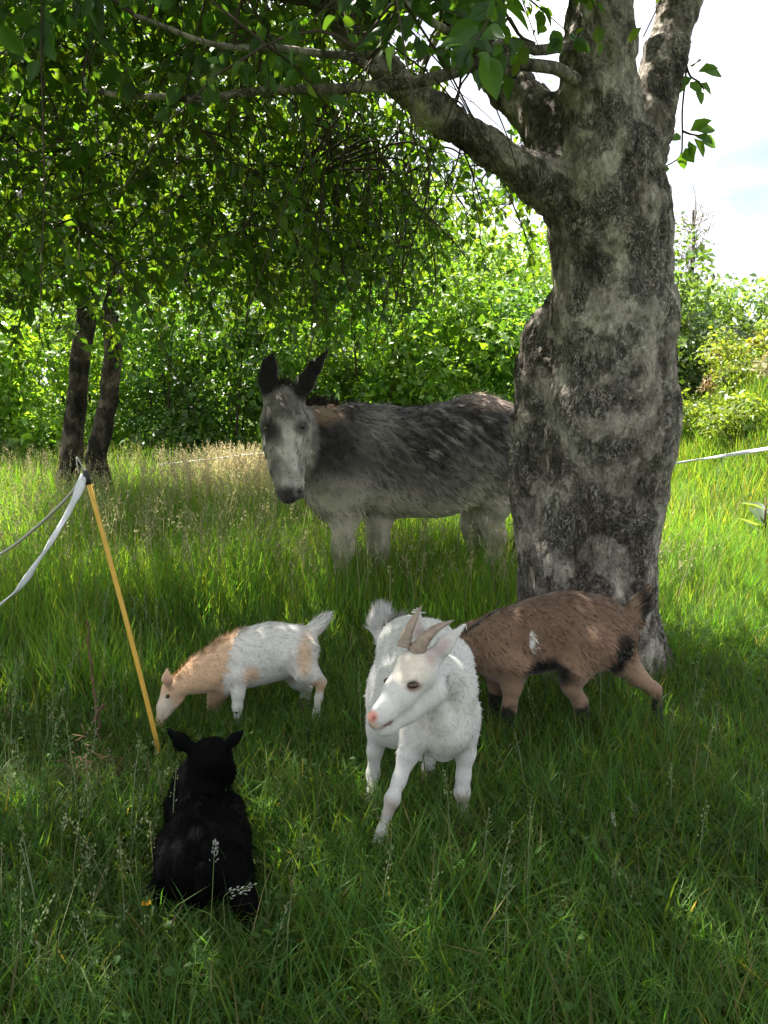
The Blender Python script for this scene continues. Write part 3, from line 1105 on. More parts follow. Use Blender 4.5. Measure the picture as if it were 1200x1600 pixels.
# ---------------------------------------------------------------- background trees and shrubs
def plant(name, label, cat, x, y, blobs, nleaf, size, colour, trunk=None, group=None, var=0.3, yellow=0.2, mat=None, stems=5, inner=0.55):
    """blobs: list of (dx,dy,z,rx,ry,rz). leaves in shells of the blobs; stems join the ground with each blob"""
    z0 = float(zg(x, y))
    root = empty(name, (x, y, z0))
    tag(root, label, cat, group)
    blobs = np.array(blobs, float)
    vol = blobs[:, 3] * blobs[:, 4] + blobs[:, 3] * blobs[:, 5]
    bi = rng.choice(len(blobs), nleaf, p=vol / vol.sum())
    u = unit(rng.normal(size=(nleaf, 3)))
    # clumpy shell radius
    lump = fbm(u * 1.0 + bi[:, None] * 3.1, 2.6, 2, 17)
    rad = (inner + (1 - inner) * rng.random(nleaf) ** 0.5) * (0.72 + 0.62 * lump)
    c = blobs[bi]
    pos = np.stack([x + c[:, 0], y + c[:, 1], z0 + c[:, 2]], 1) + u * c[:, 3:6] * rad[:, None]
    pos += rng.normal(0, size * 0.5, pos.shape)
    ok = pos[:, 2] > zg(pos[:, 0], pos[:, 1]) + 0.03
    pos, u = pos[ok], u[ok]
    n = len(pos)
    nrm = unit(u * 0.6 + rng.normal(size=(n, 3)) * 0.6 + np.array([0, 0, 0.6]))
    dr = unit(rng.normal(size=(n, 3)) + np.array([0, 0, -0.5]) + u * 0.4)
    dr = unit(dr - nrm * (dr * nrm).sum(1)[:, None])
    sd = np.cross(nrm, dr)
    L = size * (0.45 + 1.35 * rng.random(n) ** 1.6)[:, None]
    W = L * rng.uniform(0.45, 0.7, n)[:, None]
    V = np.stack([pos, pos + dr * L * .5 + sd * W * .5 + nrm * W * .12, pos + dr * L - nrm * L * .12, pos + dr * L * .5 - sd * W * .5 + nrm * W * .12], 1).reshape(-1, 3)
    i0 = np.arange(n)[:, None] * 4
    q = np.concatenate([i0 + [0, 2, 1], i0 + [0, 3, 2]], 1).reshape(-1, 3)
    col = np.tile(colour, (n, 1)) * rng.uniform(1 - var, 1 + var, (n, 1))
    patch = fbm(pos, 1.3, 2, 77)
    col *= (0.7 + 0.6 * patch)[:, None]
    col[:, 0] *= 1 + yellow * rng.uniform(-0.5, 1, n)
    o = mesh_quads('crown', V, q, mat=mat or M['shrub'], cols=np.repeat(col, 4, 0))
    adopt(root, o)
    top = blobs[np.argmax(blobs[:, 2])]
    tv, tp, off = [], [], 0
    if trunk:
        pts = catmull(trunk, 5) if len(trunk[0]) == 3 else catmull([t[:3] for t in trunk], 5)
        rr = np.interp(np.linspace(0, 1, len(pts)), np.linspace(0, 1, len(trunk)), [t[3] for t in trunk])
        pts = pts + (np.stack([fbm(pts, 3, 2, 61), fbm(pts, 3, 2, 62), np.full(len(pts), .5)], 1) - .5) * 0.1
        vv, pp = tube_arrays(pts, rr * (0.9 + 0.2 * fbm(pts, 5, 2, 63)), 12)
        nn = vv - np.repeat(pts, 12, 0)
        vv = vv + nn * (fbm(vv, 14, 2, 8) - .5)[:, None] * 0.35
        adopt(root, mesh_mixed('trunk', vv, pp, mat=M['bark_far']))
        start = pts[-1]
    else:
        start = np.array([x, y, z0 - 0.05])
    sel = rng.permutation(len(blobs))[:stems]
    for b in blobs[sel]:
        e = np.array([x + b[0], y + b[1], z0 + b[2]]) + rng.normal(0, 0.15, 3) * b[3]
        s0 = start + rng.normal(0, 0.08, 3) * (0 if trunk else 1)
        m = (s0 + e) / 2 + rng.normal(0, 0.1, 3) * b[3]
        pts = catmull([s0, m, e], 5)
        vv, pp = tube_arrays(pts, np.linspace(0.035, 0.01, len(pts)) * (1.3 if trunk else 0.8), 5)
        tv.append(vv); tp += [tuple(i + off for i in p) for p in pp]; off += len(vv)
    if tv:
        adopt(root, mesh_mixed('limbs', np.concatenate(tv), tp, mat=M['twig']))
    return root


def lobes(n, rx, ry, h, z0=0.0, r=(0.35, 0.6), taper=0.35):
    out = []
    for i in range(n):
        z = z0 + h * (0.08 + 0.84 * (i + rng.random()) / n)
        t = 1 - taper * ((z - z0) / h)
        a = rng.uniform(0, 2 * math.pi)
        rr = rng.uniform(*r)
        d = rng.random() ** 0.6
        out.append((math.cos(a) * rx * d * t, math.sin(a) * ry * d * t, z, rr * rx * 0.95, rr * ry * 0.95, rr * min(rx, h * 0.6) * 0.8))
    return out


def backdrop():
    G = np.array([0.085, 0.15, 0.034])
    # hedge shrubs behind the meadow, left to right
    H = [(-6.6, 11.2, 1.5, 3.1, 'glossy leafy hedge shrub at the left edge behind the meadow'),
         (-5.2, 10.8, 1.25, 2.5, 'light green hedge shrub left of the two slim trunks'),
         (-4.1, 11.2, 1.2, 2.9, 'hedge shrub seen between and behind the two slim trunks'),
         (-2.9, 10.8, 1.15, 2.6, 'dense dark green shrub just right of the two slim trunks'),
         (-2.0, 10.7, 1.1, 2.4, 'low dark shrub shading the pale dry grass'),
         (-1.1, 10.9, 1.1, 2.7, 'leafy shrub right behind the head of the donkey'),
         (-0.2, 11.0, 1.15, 2.8, 'green shrub behind the withers of the donkey'),
         (0.8, 10.9, 1.15, 2.7, 'green shrub behind the middle of the back of the donkey'),
         (1.8, 11.0, 1.15, 2.6, 'blue green shrub behind the rump of the donkey beside the old trunk'),
         (3.0, 11.9, 1.2, 2.3, 'green shrub hidden mostly behind the old apple trunk')]
    for i, (x, y, rx, h, lab) in enumerate(H):
        c = G * np.array([1.25, 1.25, 0.9]) * [1.1, 1.5, 1.3, 0.85, 0.8, 1.1, 1.2, 1.25, 1.1, 1.1][i]
        if i in (3, 4, 6, 8): c = c * np.array([0.8, 0.95, 1.25])
        plant('shrub', lab, 'shrub', x, y, lobes(17, rx, rx * 0.8, h, r=(0.2, 0.5)), 7500, [0.085, 0.10, 0.075, 0.07, 0.08, 0.09, 0.085, 0.095, 0.075, 0.09][i], c, var=0.45, group='hedge shrubs behind the meadow')
    # taller trees behind
    T = [(-8.6, 14.5, 2.4, 7.5, 'tall leafy tree at the far left behind the hedge'),
         (-6.0, 15.2, 2.2, 7.8, 'tall leafy tree behind the left slim trunk'),
         (-3.6, 14.8, 2.1, 7.2, 'tall leafy tree behind the right slim trunk'),
         (-1.3, 15.5, 2.1, 6.6, 'broad leafy tree above the head of the donkey behind the hedge'),
         (0.7, 16.0, 1.7, 5.0, 'pale green tree above the back of the donkey behind the hedge'),
         (2.4, 16.5, 1.6, 4.6, 'pale rounded tree seen under the big left limb'),
         (4.0, 17.5, 1.7, 4.9, 'leafy tree behind the old apple trunk')]
    for i, (x, y, rx, h, lab) in enumerate(T):
        c = G * np.array([1.2, 1.2, 0.9]) * [1.1, 1.1, 1.2, 1.3, 1.5, 1.6, 1.3][i]
        if i in (4, 5): c = c * np.array([1.0, 0.95, 1.5])
        plant('leafy_tree', lab, 'tree', x, y, lobes(15, rx, rx, h - 1.0, 0.8, (0.4, 0.65), 0.3), 8000, 0.12, c,
              trunk=[(x, y, -0.1, 0.16), (x + .1, y, h * .3, 0.12), (x - .05, y, h * .6, 0.07)], group='trees behind the hedge')
    for i, (x, y, rx, h) in enumerate([(-13.5, 21, 3, 9.5), (-10, 22, 3, 9), (-7.2, 21, 2.8, 9.3), (-4.2, 22, 2.8, 8.6), (-1.6, 22.5, 2.6, 7.6), (0.9, 23, 2.3, 6.0), (3.2, 23.5, 2.2, 5.4)]):
        plant('leafy_tree', ['outermost tree of the back row at the far left', 'tree of the back row left of the slim trunks', 'back row tree behind the slim trunks', 'back row tree right of the slim trunks', 'back row tree above the donkey head', 'back row tree above the donkey back', 'back row tree seen under the big limb'][i],
              'tree', x, y, lobes(14, rx, rx, h - .5, 0.3, (0.45, 0.7), 0.3), 5000, 0.22, G * 1.15, trunk=[(x, y, -0.1, 0.2), (x, y, h * .3, 0.15), (x, y, h * .6, 0.08)], group='trees of the back row')
    # two slim trunks on the left
    for nm, base, pts, lab in (
            ('a', (108, 805, 8.4), [(108, 805, 8.4, 25), (108, 760, 8.4, 20), (112, 680, 8.4, 19), (122, 600, 8.4, 18), (133, 500, 8.4, 17), (142, 400, 8.4, 15), (150, 280, 8.5, 12), (160, 120, 8.6, 8)],
             'slim brown trunk leaning right, left one of a pair at the meadow edge'),
            ('b', (160, 812, 8.1), [(160, 812, 8.1, 25), (160, 770, 8.1, 20), (152, 720, 8.1, 19), (166, 650, 8.1, 17), (174, 600, 8.1, 17), (176, 500, 8.1, 16), (182, 400, 8.1, 14), (186, 280, 8.2, 11), (190, 120, 8.3, 7)],
             'slim darker trunk with a bend, right one of a pair at the meadow edge')):
        b0 = P(*base)
        tr = []
        for (px, py, D, r) in pts:
            w = P(px, py, D)
            tr.append((*w, r * 0.85 * axdepth(w) / FPX))
        tr[0] = (tr[0][0], tr[0][1], -0.1, tr[0][3])
        bl = []
        for i in range(13):
            a = rng.uniform(0, 6.28)
            d = rng.uniform(0.2, 1.6)
            bl.append((math.cos(a) * d, math.sin(a) * d * 0.7, rng.uniform(2.7, 5.2), .65, .65, .5))
        plant('slim_tree', lab, 'tree', b0[0], b0[1], bl, 6500, 0.085, G * 0.95, trunk=tr, group='pair of slim trees', stems=8)
    # right: far wood and bank shrubs
    F = [(7.6, 25, 2.6, 5.2, 'ivy clad tree next to the old trunk in the far wood'),
         (9.6, 27, 2.8, 4.3, 'rounded green tree in the middle of the far wood'),
         (12.2, 28, 3.0, 4.9, 'light green tree on the right of the far wood'),
         (15.4, 27, 3.0, 5.0, 'outer tree of the far wood at the right edge'),
         (5.6, 26, 2.4, 4.4, 'far wood tree behind the old apple trunk'),
         (10.6, 23, 1.9, 3.0, 'low dark tree in the hollow before the far wood')]
    for i, (x, y, rx, h, lab) in enumerate(F):
        c = np.array([0.085, 0.14, 0.05]) * [0.95, 1.15, 1.45, 1.4, 1, 0.8][i]
        plant('far_tree', lab, 'tree', x, y, lobes(16, rx, rx, h, 0.0, (0.35, 0.6), 0.3), 7000, 0.2, c,
              trunk=[(x, y, -0.1, 0.2), (x, y, h * .3, 0.14), (x, y, h * .6, 0.08)], group='trees of the far wood')
    Yl = np.array([0.20, 0.21, 0.04])
    for (x, y, rx, h, lab) in ((6.05, 11.9, 0.75, 1.5, 'yellow green bush on top of the bank at the right edge'),
                               (5.45, 12.1, 0.5, 0.75, 'small yellowish bush on the bank below the larger one'),
                               (7.0, 12.6, 0.9, 2.2, 'tall yellow green bush at the far right of the bank')):
        plant('bush', lab, 'bush', x, y, lobes(9, rx, rx, h), 3200, 0.075, Yl, group='yellow bushes on the bank', yellow=0.25)
    plant('dry_weed', 'pale dry seeding weed at the left foot of the yellow bush', 'weed', 4.9, 11.7, lobes(6, 0.28, 0.28, 0.5), 700, 0.06, (0.26, 0.2, 0.12), mat=M['straw'])
    plant('dry_weed', 'patch of pale flowering weeds halfway up the bank', 'weed', 5.1, 10.0, lobes(7, 0.55, 0.4, 0.5), 1300, 0.05, (0.26, 0.24, 0.13), mat=M['straw'])
    B = [(4.3, 9.6, .45, .55, 'leafy weed clump low on the bank just right of the old trunk'), (4.9, 11.2, .6, .8, 'bright green weed clump near the crest of the bank'), (5.6, 11.0, .6, .9, 'tall green weed clump below the yellow bushes'),
         (5.3, 9.2, .5, .6, 'green weed clump in the middle of the bank at the right edge'), (4.1, 10.6, .45, .6, 'small weed clump at the left end of the bank'), (6.2, 10.4, .7, 1.0, 'weed clump at the right edge high on the bank')]
    for (x, y, rx, h, lab) in B:
        plant('weed_clump', lab, 'weed', x, y, lobes(8, rx, rx, h), 1500, 0.06, (0.15, 0.21, 0.05), group='weed clumps on the bank')
    # bare tree above the far wood
    x, y = 10.7, 29.0
    root = empty('bare_tree', (x, y, 0))
    tag(root, 'thin leafless tree top standing above the far wood', 'tree')
    tr = catmull([(x, y, -0.1), (x - .1, y, 3), (x + .1, y, 5.6), (x, y, 7.3)], 6)
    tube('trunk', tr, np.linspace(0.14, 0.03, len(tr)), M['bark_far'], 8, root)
    tv, tp, off = [], [], 0
    for i in range(120):
        s = tr[rng.integers(9, len(tr) - 2)]
        d = unit(np.array([rng.normal() * .9, rng.normal() * .6, rng.uniform(0.5, 1.5)])) * rng.uniform(0.4, 1.5)
        if rng.random() < .5: s = s + d * rng.uniform(.2, .6); d = unit(d + rng.normal(0, .6, 3)) * rng.uniform(.3, .8)
        pts = catmull([s, s + d * .5 + rng.normal(0, .08, 3), s + d + rng.normal(0, .1, 3)], 4)
        vv, pp = tube_arrays(pts, np.linspace(0.018, 0.008, len(pts)), 4, False)
        tv.append(vv); tp += [tuple(k + off for k in p) for p in pp]; off += len(vv)
    adopt(root, mesh_mixed('crown', np.concatenate(tv), tp, mat=mat_plain('bare_twigs', (0.32, 0.29, 0.27), 0.9)))
    # broad pale leaved plant at the right edge
    wx, wy = P(1196, 790, 6.6)[:2]
    wz = float(zg(wx, wy))
    root = empty('broadleaf_weed', (wx, wy, wz))
    tag(root, 'weed with broad pale grey green leaves at the right edge below the white tape', 'weed')
    for i in range(9):
        a = rng.uniform(0, 6.28)
        d = np.array([math.cos(a), math.sin(a), rng.uniform(0.1, 0.9)])
        hgt = rng.uniform(0.05, 0.4)
        s = np.array([wx, wy, wz + hgt])
        V, lo, st, to, cc = leaf_quads(np.array([s]), np.array([d]), np.array([[0, 0, 1.]]), np.array([rng.uniform(.2, .3)]), np.array([.1]), np.array([[0.10, 0.135, 0.09]]))
        adopt(root, mesh_np('leaf', V, lo, st, to, mat=M['leaf'], cols=cc))
    adopt(root, tube('stem', [(wx, wy, wz - .02), (wx + .01, wy, wz + .2), (wx, wy, wz + .42)], [.012, .01, .006], M['dead']))


backdrop()


# ---------------------------------------------------------------- animals
def pw(x, y, D):
    return P(x, y, D)


def hoof(root, x, y, D, r, mat, k=1.0):
    p = P(x, y, D)
    rr = r * axdepth(p) / FPX
    z0 = float(zg(p[0], p[1]))
    pts = [(p[0], p[1], z0 - 0.005), (p[0], p[1], z0 + 0.015 * k), (p[0], p[1] + .003, z0 + 0.04 * k)]
    adopt(root, tube('hoof', pts, [rr * 1.15, rr * 1.1, rr * 0.8], mat, 10))


def white_goat():
    root = empty('goat', (*P(660, 1250, 2.35)[:2], 0))
    tag(root, 'white horned goat standing in front facing the camera, head turned to the left', 'goat', 'young goats')
    b = Body(0.035)
    # trunk
    b.chain([(638, 1012, 2.62, 50), (670, 1014, 2.48, 44), (701, 1034, 2.36, 39)], k=0.03)
    b.chain([(630, 1072, 2.54, 56), (656, 1085, 2.42, 54), (690, 1116, 2.31, 46)], k=0.045)
    b.chain([(628, 1118, 2.46, 53), (676, 1138, 2.34, 37)], k=0.04)
    b.chain([(705, 1090, 2.26, 38), (698, 1140, 2.24, 36), (692, 1168, 2.25, 22)], k=0.03)
    b.chain([(729, 1075, 2.33, 11), (732, 1110, 2.30, 17), (728, 1145, 2.29, 18)], k=0.022)     # shoulder
    b.chain([(652, 1110, 2.24, 20), (650, 1148, 2.235, 24)], k=0.022)
    # neck
    b.chain([(703, 1068, 2.30, 42), (674, 1052, 2.16, 33)], k=0.03)
    b.chain([(676, 1090, 2.17, 17), (690, 1128, 2.19, 17), (690, 1160, 2.22, 14)], k=0.02)      # windpipe and brisket
    # head
    b.chain([(652, 1046, 2.09, 34)], k=0.02)
    b.chain([(646, 1052, 2.07, 32), (622, 1087, 2.03, 25), (600, 1114, 1.99, 17.5), (589, 1124, 1.975, 15.5)], k=0.02)
    b.chain([(672, 1080, 2.10, 27), (636, 1110, 2.05, 19), (606, 1134, 2.0, 13.5), (597, 1139, 1.985, 12)], k=0.018)
    b.chain([(583, 1119, 1.962, 9)], k=0.012)
    b.chain([(640, 1060, 2.015, 9), (655, 1062, 2.03, 9)], k=0.012)        # brow
    # ears
    en = (0.35, -0.85, 0.35)
    b.chain([(671, 1043, 2.10, 9), (680, 1026, 2.09, 15), (695, 1008, 2.09, 14), (727, 975, 2.12, 4)], k=0.012, n=en, s=2.6)
    b.chain([(676, 1030, 2.045, 7), (696, 1006, 2.05, 8), (716, 986, 2.08, 2)], k=0.008, op='sub', n=en, s=1.6)
    b.chain([(646, 1012, 2.15, 8), (653, 985, 2.17, 13), (653, 950, 2.2, 4)], k=0.012, n=(-.3, -.9, .2), s=2.6)
    # legs
    b.chain([(655, 1138, 2.25, 27), (638, 1178, 2.22, 16), (624, 1218, 2.19, 10), (613, 1249, 2.165, 11), (605, 1272, 2.155, 6.8), (597, 1297, 2.145, 7.2), (588, 1320, 2.14, 9.5)], k=0.02)
    b.chain([(722, 1133, 2.29, 27), (727, 1175, 2.29, 15.5), (724, 1212, 2.285, 10.5), (722, 1238, 2.28, 11.5), (723, 1264, 2.28, 7), (725, 1285, 2.28, 7.6), (727, 1302, 2.28, 9.5)], k=0.02)
    b.chain([(606, 1095, 2.52, 34), (594, 1138, 2.47, 20), (586, 1172, 2.47, 11), (583, 1210, 2.47, 9), (580, 1241, 2.43, 7), (578, 1272, 2.39, 8.5)], k=0.025)
    b.chain([(672, 1090, 2.58, 36), (668, 1140, 2.6, 24), (668, 1175, 2.63, 14), (668, 1195, 2.6, 10), (668, 1216, 2.57, 11)], k=0.025)
    # tail
    b.chain([(607, 1002, 2.66, 15), (598, 982, 2.69, 17), (598, 962, 2.69, 12)], k=0.02)
    b.chain([(694, 1062, 2.13, 5), (690, 1095, 2.12, 7), (664, 1122, 2.08, 5)], k=0.02, op='sub')
    # mouth line, nostril, eye socket
    b.chain([(580, 1131, 1.95, 1.6), (594, 1134, 1.95, 1.6), (612, 1129, 1.985, 1.2)], k=0.003, op='sub')
    b.chain([(585, 1122, 1.948, 2.5)], k=0.004, op='sub')
    b.chain([(642, 1071, 2.005, 5.5), (648, 1069, 2.01, 5)], k=0.006, op='sub')
    v, q = b.mesh(0.0056, 2)
    n = vert_normals(v, q)
    c = np.tile([0.53, 0.52, 0.50], (len(v), 1)) * (0.93 + 0.14 * fbm(v, 18, 2, 1))[:, None]
    fb = fbm(v, 40, 2, 2)
    # faint cream on the forehead and legs, pink skin of nose and ears
    c = mixc(c, spot(v, P(646, 1042, 2.03), 0.055, 0.6) * 0.55, (0.70, 0.58, 0.44))
    c = mixc(c, spot(v, P(690, 1120, 2.2), 0.11, 0.6) * 0.25, (0.66, 0.6, 0.48))
    c = mixc(c, spot(v, P(581, 1120, 1.955), 0.0165, 0.3) * 0.9, (0.62, 0.26, 0.19))
    c = mixc(c, spot(v, P(583, 1136, 1.95), (0.018, 0.018, 0.012), 0.5) * 0.6, (0.60, 0.33, 0.26))
    for (x, y, D, r) in ((684, 1024, 2.05, .03), (700, 1004, 2.06, .028), (715, 988, 2.08, .02), (653, 985, 2.14, .025), (652, 965, 2.16, .022)):
        c = mixc(c, spot(v, P(x, y, D), r, 0.5) * 0.9, (0.38, 0.255, 0.235))
    for (x0, y0, x1, y1) in ((578, 1132, 594, 1134), (594, 1134, 612, 1129)):
        for t in np.linspace(0, 1, 6):
            c = mixc(c, spot(v, P(x0 + (x1 - x0) * t, y0 + (y1 - y0) * t, 1.965), 0.0085, 0.5) * 0.7, (0.20, 0.10, 0.08))
    c = mixc(c, spot(v, P(645, 1071, 2.02), (0.024, 0.03, 0.014), 0.35) * 0.85, (0.20, 0.11, 0.08))
    c = mixc(c, spot(v, P(584, 1122, 1.952), 0.006, 0.4) * 0.8, (0.2, 0.06, 0.05))
    for (x, y, D) in ((724, 1250, 2.27), (610, 1262, 2.15)):
        c = mixc(c, spot(v, P(x, y, D), 0.03, 0.5) * (0.4 + 0.6 * fb), (0.28, 0.23, 0.165))
    body = mesh_quads('body', v, q, mat=M['coat'], cols=c)
    adopt(root, body)
    tailp, nose = P(599, 968, 2.69), P(590, 1125, 1.975)
    back = unit(P(635, 1040, 2.6) - P(695, 1090, 2.28))

    def flow(p):
        f = np.tile(back * 0.8 + np.array([0, 0, -0.7]), (len(p), 1))
        hd = unit(P(660, 1040, 2.12) - nose)
        m = np.linalg.norm(p - P(628, 1080, 2.03), axis=1) < 0.12
        f[m] = hd
        m = p[:, 2] < 0.3
        f[m] = (0, 0, -1)
        m = np.linalg.norm(p - tailp, axis=1) < 0.07
        f[m] = unit(p[m] - P(606, 1010, 2.64)) + np.array([0, 0, 0.6])
        return f

    def lenf(p):
        l = np.ones(len(p))
        l *= np.where(np.linalg.norm(p - P(625, 1085, 2.03), axis=1) < 0.125, 0.32, 1)
        l *= np.where(np.linalg.norm(p - P(698, 1005, 2.09), axis=1) < 0.07, 0.35, 1)
        l *= np.where(p[:, 2] < 0.27, 0.3, 1)
        l *= np.where(np.linalg.norm(p - tailp, axis=1) < 0.075, 1.6, 1)
        l *= np.where(np.linalg.norm(p - P(700, 1185, 2.26), axis=1) < 0.08, 1.6, 1)
        return l
    fur_mesh('coat_hair', v, q, n, c, 26000, 0.016, 0.0029, flow, root, lift=0.17, jitter=0.24, lenf=lenf, cvar=0.3)
    fur_mesh('tail_hair', v, q, n, c, 1800, 0.036, 0.002, flow, root, lift=0.6, region=lambda p: (np.linalg.norm(p - tailp, axis=1) < 0.06) * 1.0)
    # horns with growth rings
    for pts, r0 in (([P(631, 1012, 2.09), P(636, 992, 2.10), P(647, 968, 2.12), P(659, 946, 2.17)], 11.5),
                    ([P(651, 1018, 2.08), P(662, 1001, 2.075), P(682, 982, 2.09), P(709, 969, 2.14)], 13.5)):
        pts = catmull(pts, 10)
        t = np.linspace(0, 1, len(pts))
        rr = r0 * 2.1 / FPX * (1 - t) ** 0.75 * (1 + 0.085 * np.sin(t * 44 + np.sin(t * 11)) * (1 - t)) + 0.0012
        adopt(root, tube('horn', pts, rr, M['horn'], 14))
    eye = P(645, 1070.5, 2.006)
    poll, nz = P(652, 1046, 2.09), P(587, 1124, 1.975)
    ax = unit(nz - poll)
    up = P(641, 1008, 2.09) - poll
    up = unit(up - ax * (up @ ax))
    lat = np.cross(ax, up)
    off = eye - poll
    eye2 = poll + off - 2 * (off @ lat) * lat + lat * np.sign(off @ lat) * 0.004
    for e in (eye, eye2):
        eb = ball('eye', e, 0.0115, M['eye_amber'], root, (1.3, 1, 0.75))
        pp = e + np.array([0, -0.0098, -0.001]) if e is eye else e + np.sign(off @ lat) * -lat * 0.0098
        pu = ball('pupil', pp, 0.006, M['eye'], root, (1.2, 0.5, 0.5), 8)
        pu.parent = eb
    hoof(root, 587, 1328, 2.14, 13, M['hoof'])
    hoof(root, 727, 1303, 2.28, 13, M['hoof'])
    hoof(root, 577, 1275, 2.39, 12, M['hoof'])
    hoof(root, 668, 1216, 2.57, 12, M['hoof'])


def donkey():
    root = empty('donkey', (*P(640, 910, 5.3)[:2], 0))
    tag(root, 'shaggy grey donkey with pale face standing in tall grass behind the goats', 'donkey')
    b = Body(0.08)
    Y = (0.15, 1, 0)
    b.chain([(548, 712, 5.12, 74), (625, 724, 5.25, 80), (680, 722, 5.35, 82), (745, 702, 5.45, 80), (790, 708, 5.5, 70)], n=Y, s=1.22, k=0.1)
    b.chain([(530, 740, 5.05, 60)], k=0.1)
    b.chain([(600, 665, 5.2, 28), (560, 660, 5.15, 26)], k=0.1)
    b.chain([(540, 700, 5.12, 62), (500, 688, 4.98, 50), (462, 668, 4.86, 36)], n=(0.5, 1, 0), s=1.15, k=0.09)
    b.chain([(500, 760, 5.0, 28), (520, 790, 5.05, 26)], k=0.1)
    # head
    b.chain([(443, 628, 4.82, 30), (443, 662, 4.74, 33.5), (441, 695, 4.68, 28), (444, 730, 4.62, 21.5), (449, 764, 4.58, 18.5)], k=0.05)
    b.chain([(455, 680, 4.86, 31), (455, 725, 4.76, 20), (462, 768, 4.66, 14)], k=0.05)
    b.chain([(450, 772, 4.565, 15.5)], k=0.03)
    b.chain([(417, 661, 4.70, 9)], k=0.03).chain([(471, 659, 4.70, 9)], k=0.03)
    b.chain([(466, 766, 4.56, 6.5)], k=0.02)
    b.chain([(432, 662, 4.66, 7), (460, 662, 4.66, 7)], k=0.04)
    # ears
    b.chain([(421, 622, 4.83, 12), (419, 595, 4.83, 15.5), (421, 572, 4.83, 13), (426, 553, 4.83, 4)], n=(0.3, -1, 0), s=1.9, k=0.03)
    b.chain([(422, 610, 4.775, 6), (421, 590, 4.77, 10), (424, 566, 4.785, 5)], n=(0.3, -1, 0), s=1.2, k=0.015, op='sub')
    b.chain([(463, 624, 4.83, 13), (477, 598, 4.83, 14.5), (492, 574, 4.83, 11), (511, 548, 4.83, 4)], n=(-.3, -1, 0), s=1.9, k=0.03)
    b.chain([(464, 612, 4.775, 6), (477, 592, 4.77, 9), (499, 562, 4.79, 4)], n=(-.3, -1, 0), s=1.2, k=0.015, op='sub')
    # nostrils
    b.chain([(466, 766, 4.52, 3.2), (467, 771, 4.52, 2.6)], k=0.01, op='sub').chain([(438, 768, 4.52, 3)], k=0.01, op='sub')
    # legs
    b.chain([(545, 762, 5.05, 38), (540, 808, 5.05, 19), (536, 846, 5.05, 13.5), (535, 864, 5.05, 13.5), (534, 898, 5.05, 8.5), (533, 925, 5.05, 12)], k=0.08)
    b.chain([(588, 766, 5.25, 36), (591, 811, 5.25, 18), (592, 846, 5.25, 13), (592, 862, 5.25, 13), (591, 892, 5.25, 8.5), (590, 915, 5.25, 12)], k=0.08)
    b.chain([(766, 732, 5.42, 55), (776, 778, 5.42, 28), (766, 812, 5.46, 16.5), (774, 838, 5.5, 14.5), (770, 876, 5.47, 9.5), (767, 905, 5.44, 12.5)], k=0.08)
    b.chain([(745, 746, 5.58, 46), (746, 788, 5.6, 23), (736, 818, 5.64, 14.5), (742, 842, 5.66, 12.5), (740, 872, 5.64, 9), (738, 893, 5.62, 12)], k=0.08)
    b.chain([(812, 700, 5.56, 12), (822, 760, 5.6, 10), (820, 830, 5.6, 8)], k=0.05)      # tail
    v, q = b.mesh(0.014, 2)
    n = vert_normals(v, q)
    x, z, y = v[:, 0], v[:, 2], v[:, 1]
    f1, f2 = fbm(v * np.array([1, 1, 1]), 3.2, 3, 4), fbm(v * np.array([1, 1, .7]), 16, 3, 6)
    f3 = fbm((v @ np.array([[.8, 0, .6], [0, 1, 0], [-.6, 0, .8]])) * np.array([1, 1, 3.5]), 13, 2, 15)
    grey = np.array([0.20, 0.18, 0.155])
    dark = np.array([0.026, 0.022, 0.020])
    pale = np.array([0.50, 0.455, 0.36])
    c = np.tile(grey, (len(v), 1))
    # dark back and shoulder, shaggy edge; pale belly and legs
    hi = sstep(0.62, 0.95, z + (f1 - .5) * 0.25 + (f2 - .5) * 0.3)
    c = mixc(c, hi * (0.62 + 2.6 * (f3 - 0.40)).clip(0.15, 0.98), dark)
    c = mixc(c, spot(v, P(540, 690, 5.0), (0.24, 0.6, 0.2), 0.35) * (0.75 + 0.5 * (f2 - .5)).clip(0, 1), dark * 0.8)
    lowm = 1 - sstep(0.52, 0.78, z + (f1 - .5) * 0.3 + (f2 - .5) * .15)
    c = mixc(c, lowm * 0.85, pale)
    c = mixc(c, spot(v, P(590, 672, 5.1), (0.12, 0.5, 0.2), 0.6) * 0.45, grey * 1.25)
    c = mixc(c, spot(v, P(770, 625, 5.45), (0.18, 0.5, 0.06), 0.6) * 0.75, (0.36, 0.27, 0.22))  # sunlit pinkish patch on top of the rump, painted into the coat
    c = mixc(c, spot(v, P(505, 645, 4.98), (0.13, 0.3, 0.07), 0.5) * 0.8, (0.20, 0.13, 0.075))
    # head: pale grey face, dark crown and ears, black muzzle
    hd = spot(v, P(443, 690, 4.7), (0.2, 0.28, 0.36), 0.12)
    c = mixc(c, hd, np.array([0.43, 0.40, 0.34]))
    c = c * (1 - hd * 0.45 * (1 - f2 * 1.3).clip(0, 1))[:, None]
    f4 = fbm(v * np.array([1.4, 1, .6]), 24, 2, 91)
    c = mixc(c, hd * sstep(0.5, 0.62, f4) * 0.6, (0.07, 0.06, 0.05))
    c = mixc(c, spot(v, P(443, 635, 4.75), (0.17, 0.2, 0.12), 0.6) * (0.9 * (0.3 + f2)).clip(0, 1), (0.06, 0.05, 0.042))
    c = mixc(c, spot(v, P(424, 715, 4.62), (0.05, 0.2, 0.13), 0.6) * 0.55, (0.10, 0.085, 0.07))
    c = mixc(c, spot(v, P(450, 735, 4.57), (0.06, 0.1, 0.13), 0.6) * 0.5, (0.48, 0.45, 0.39))
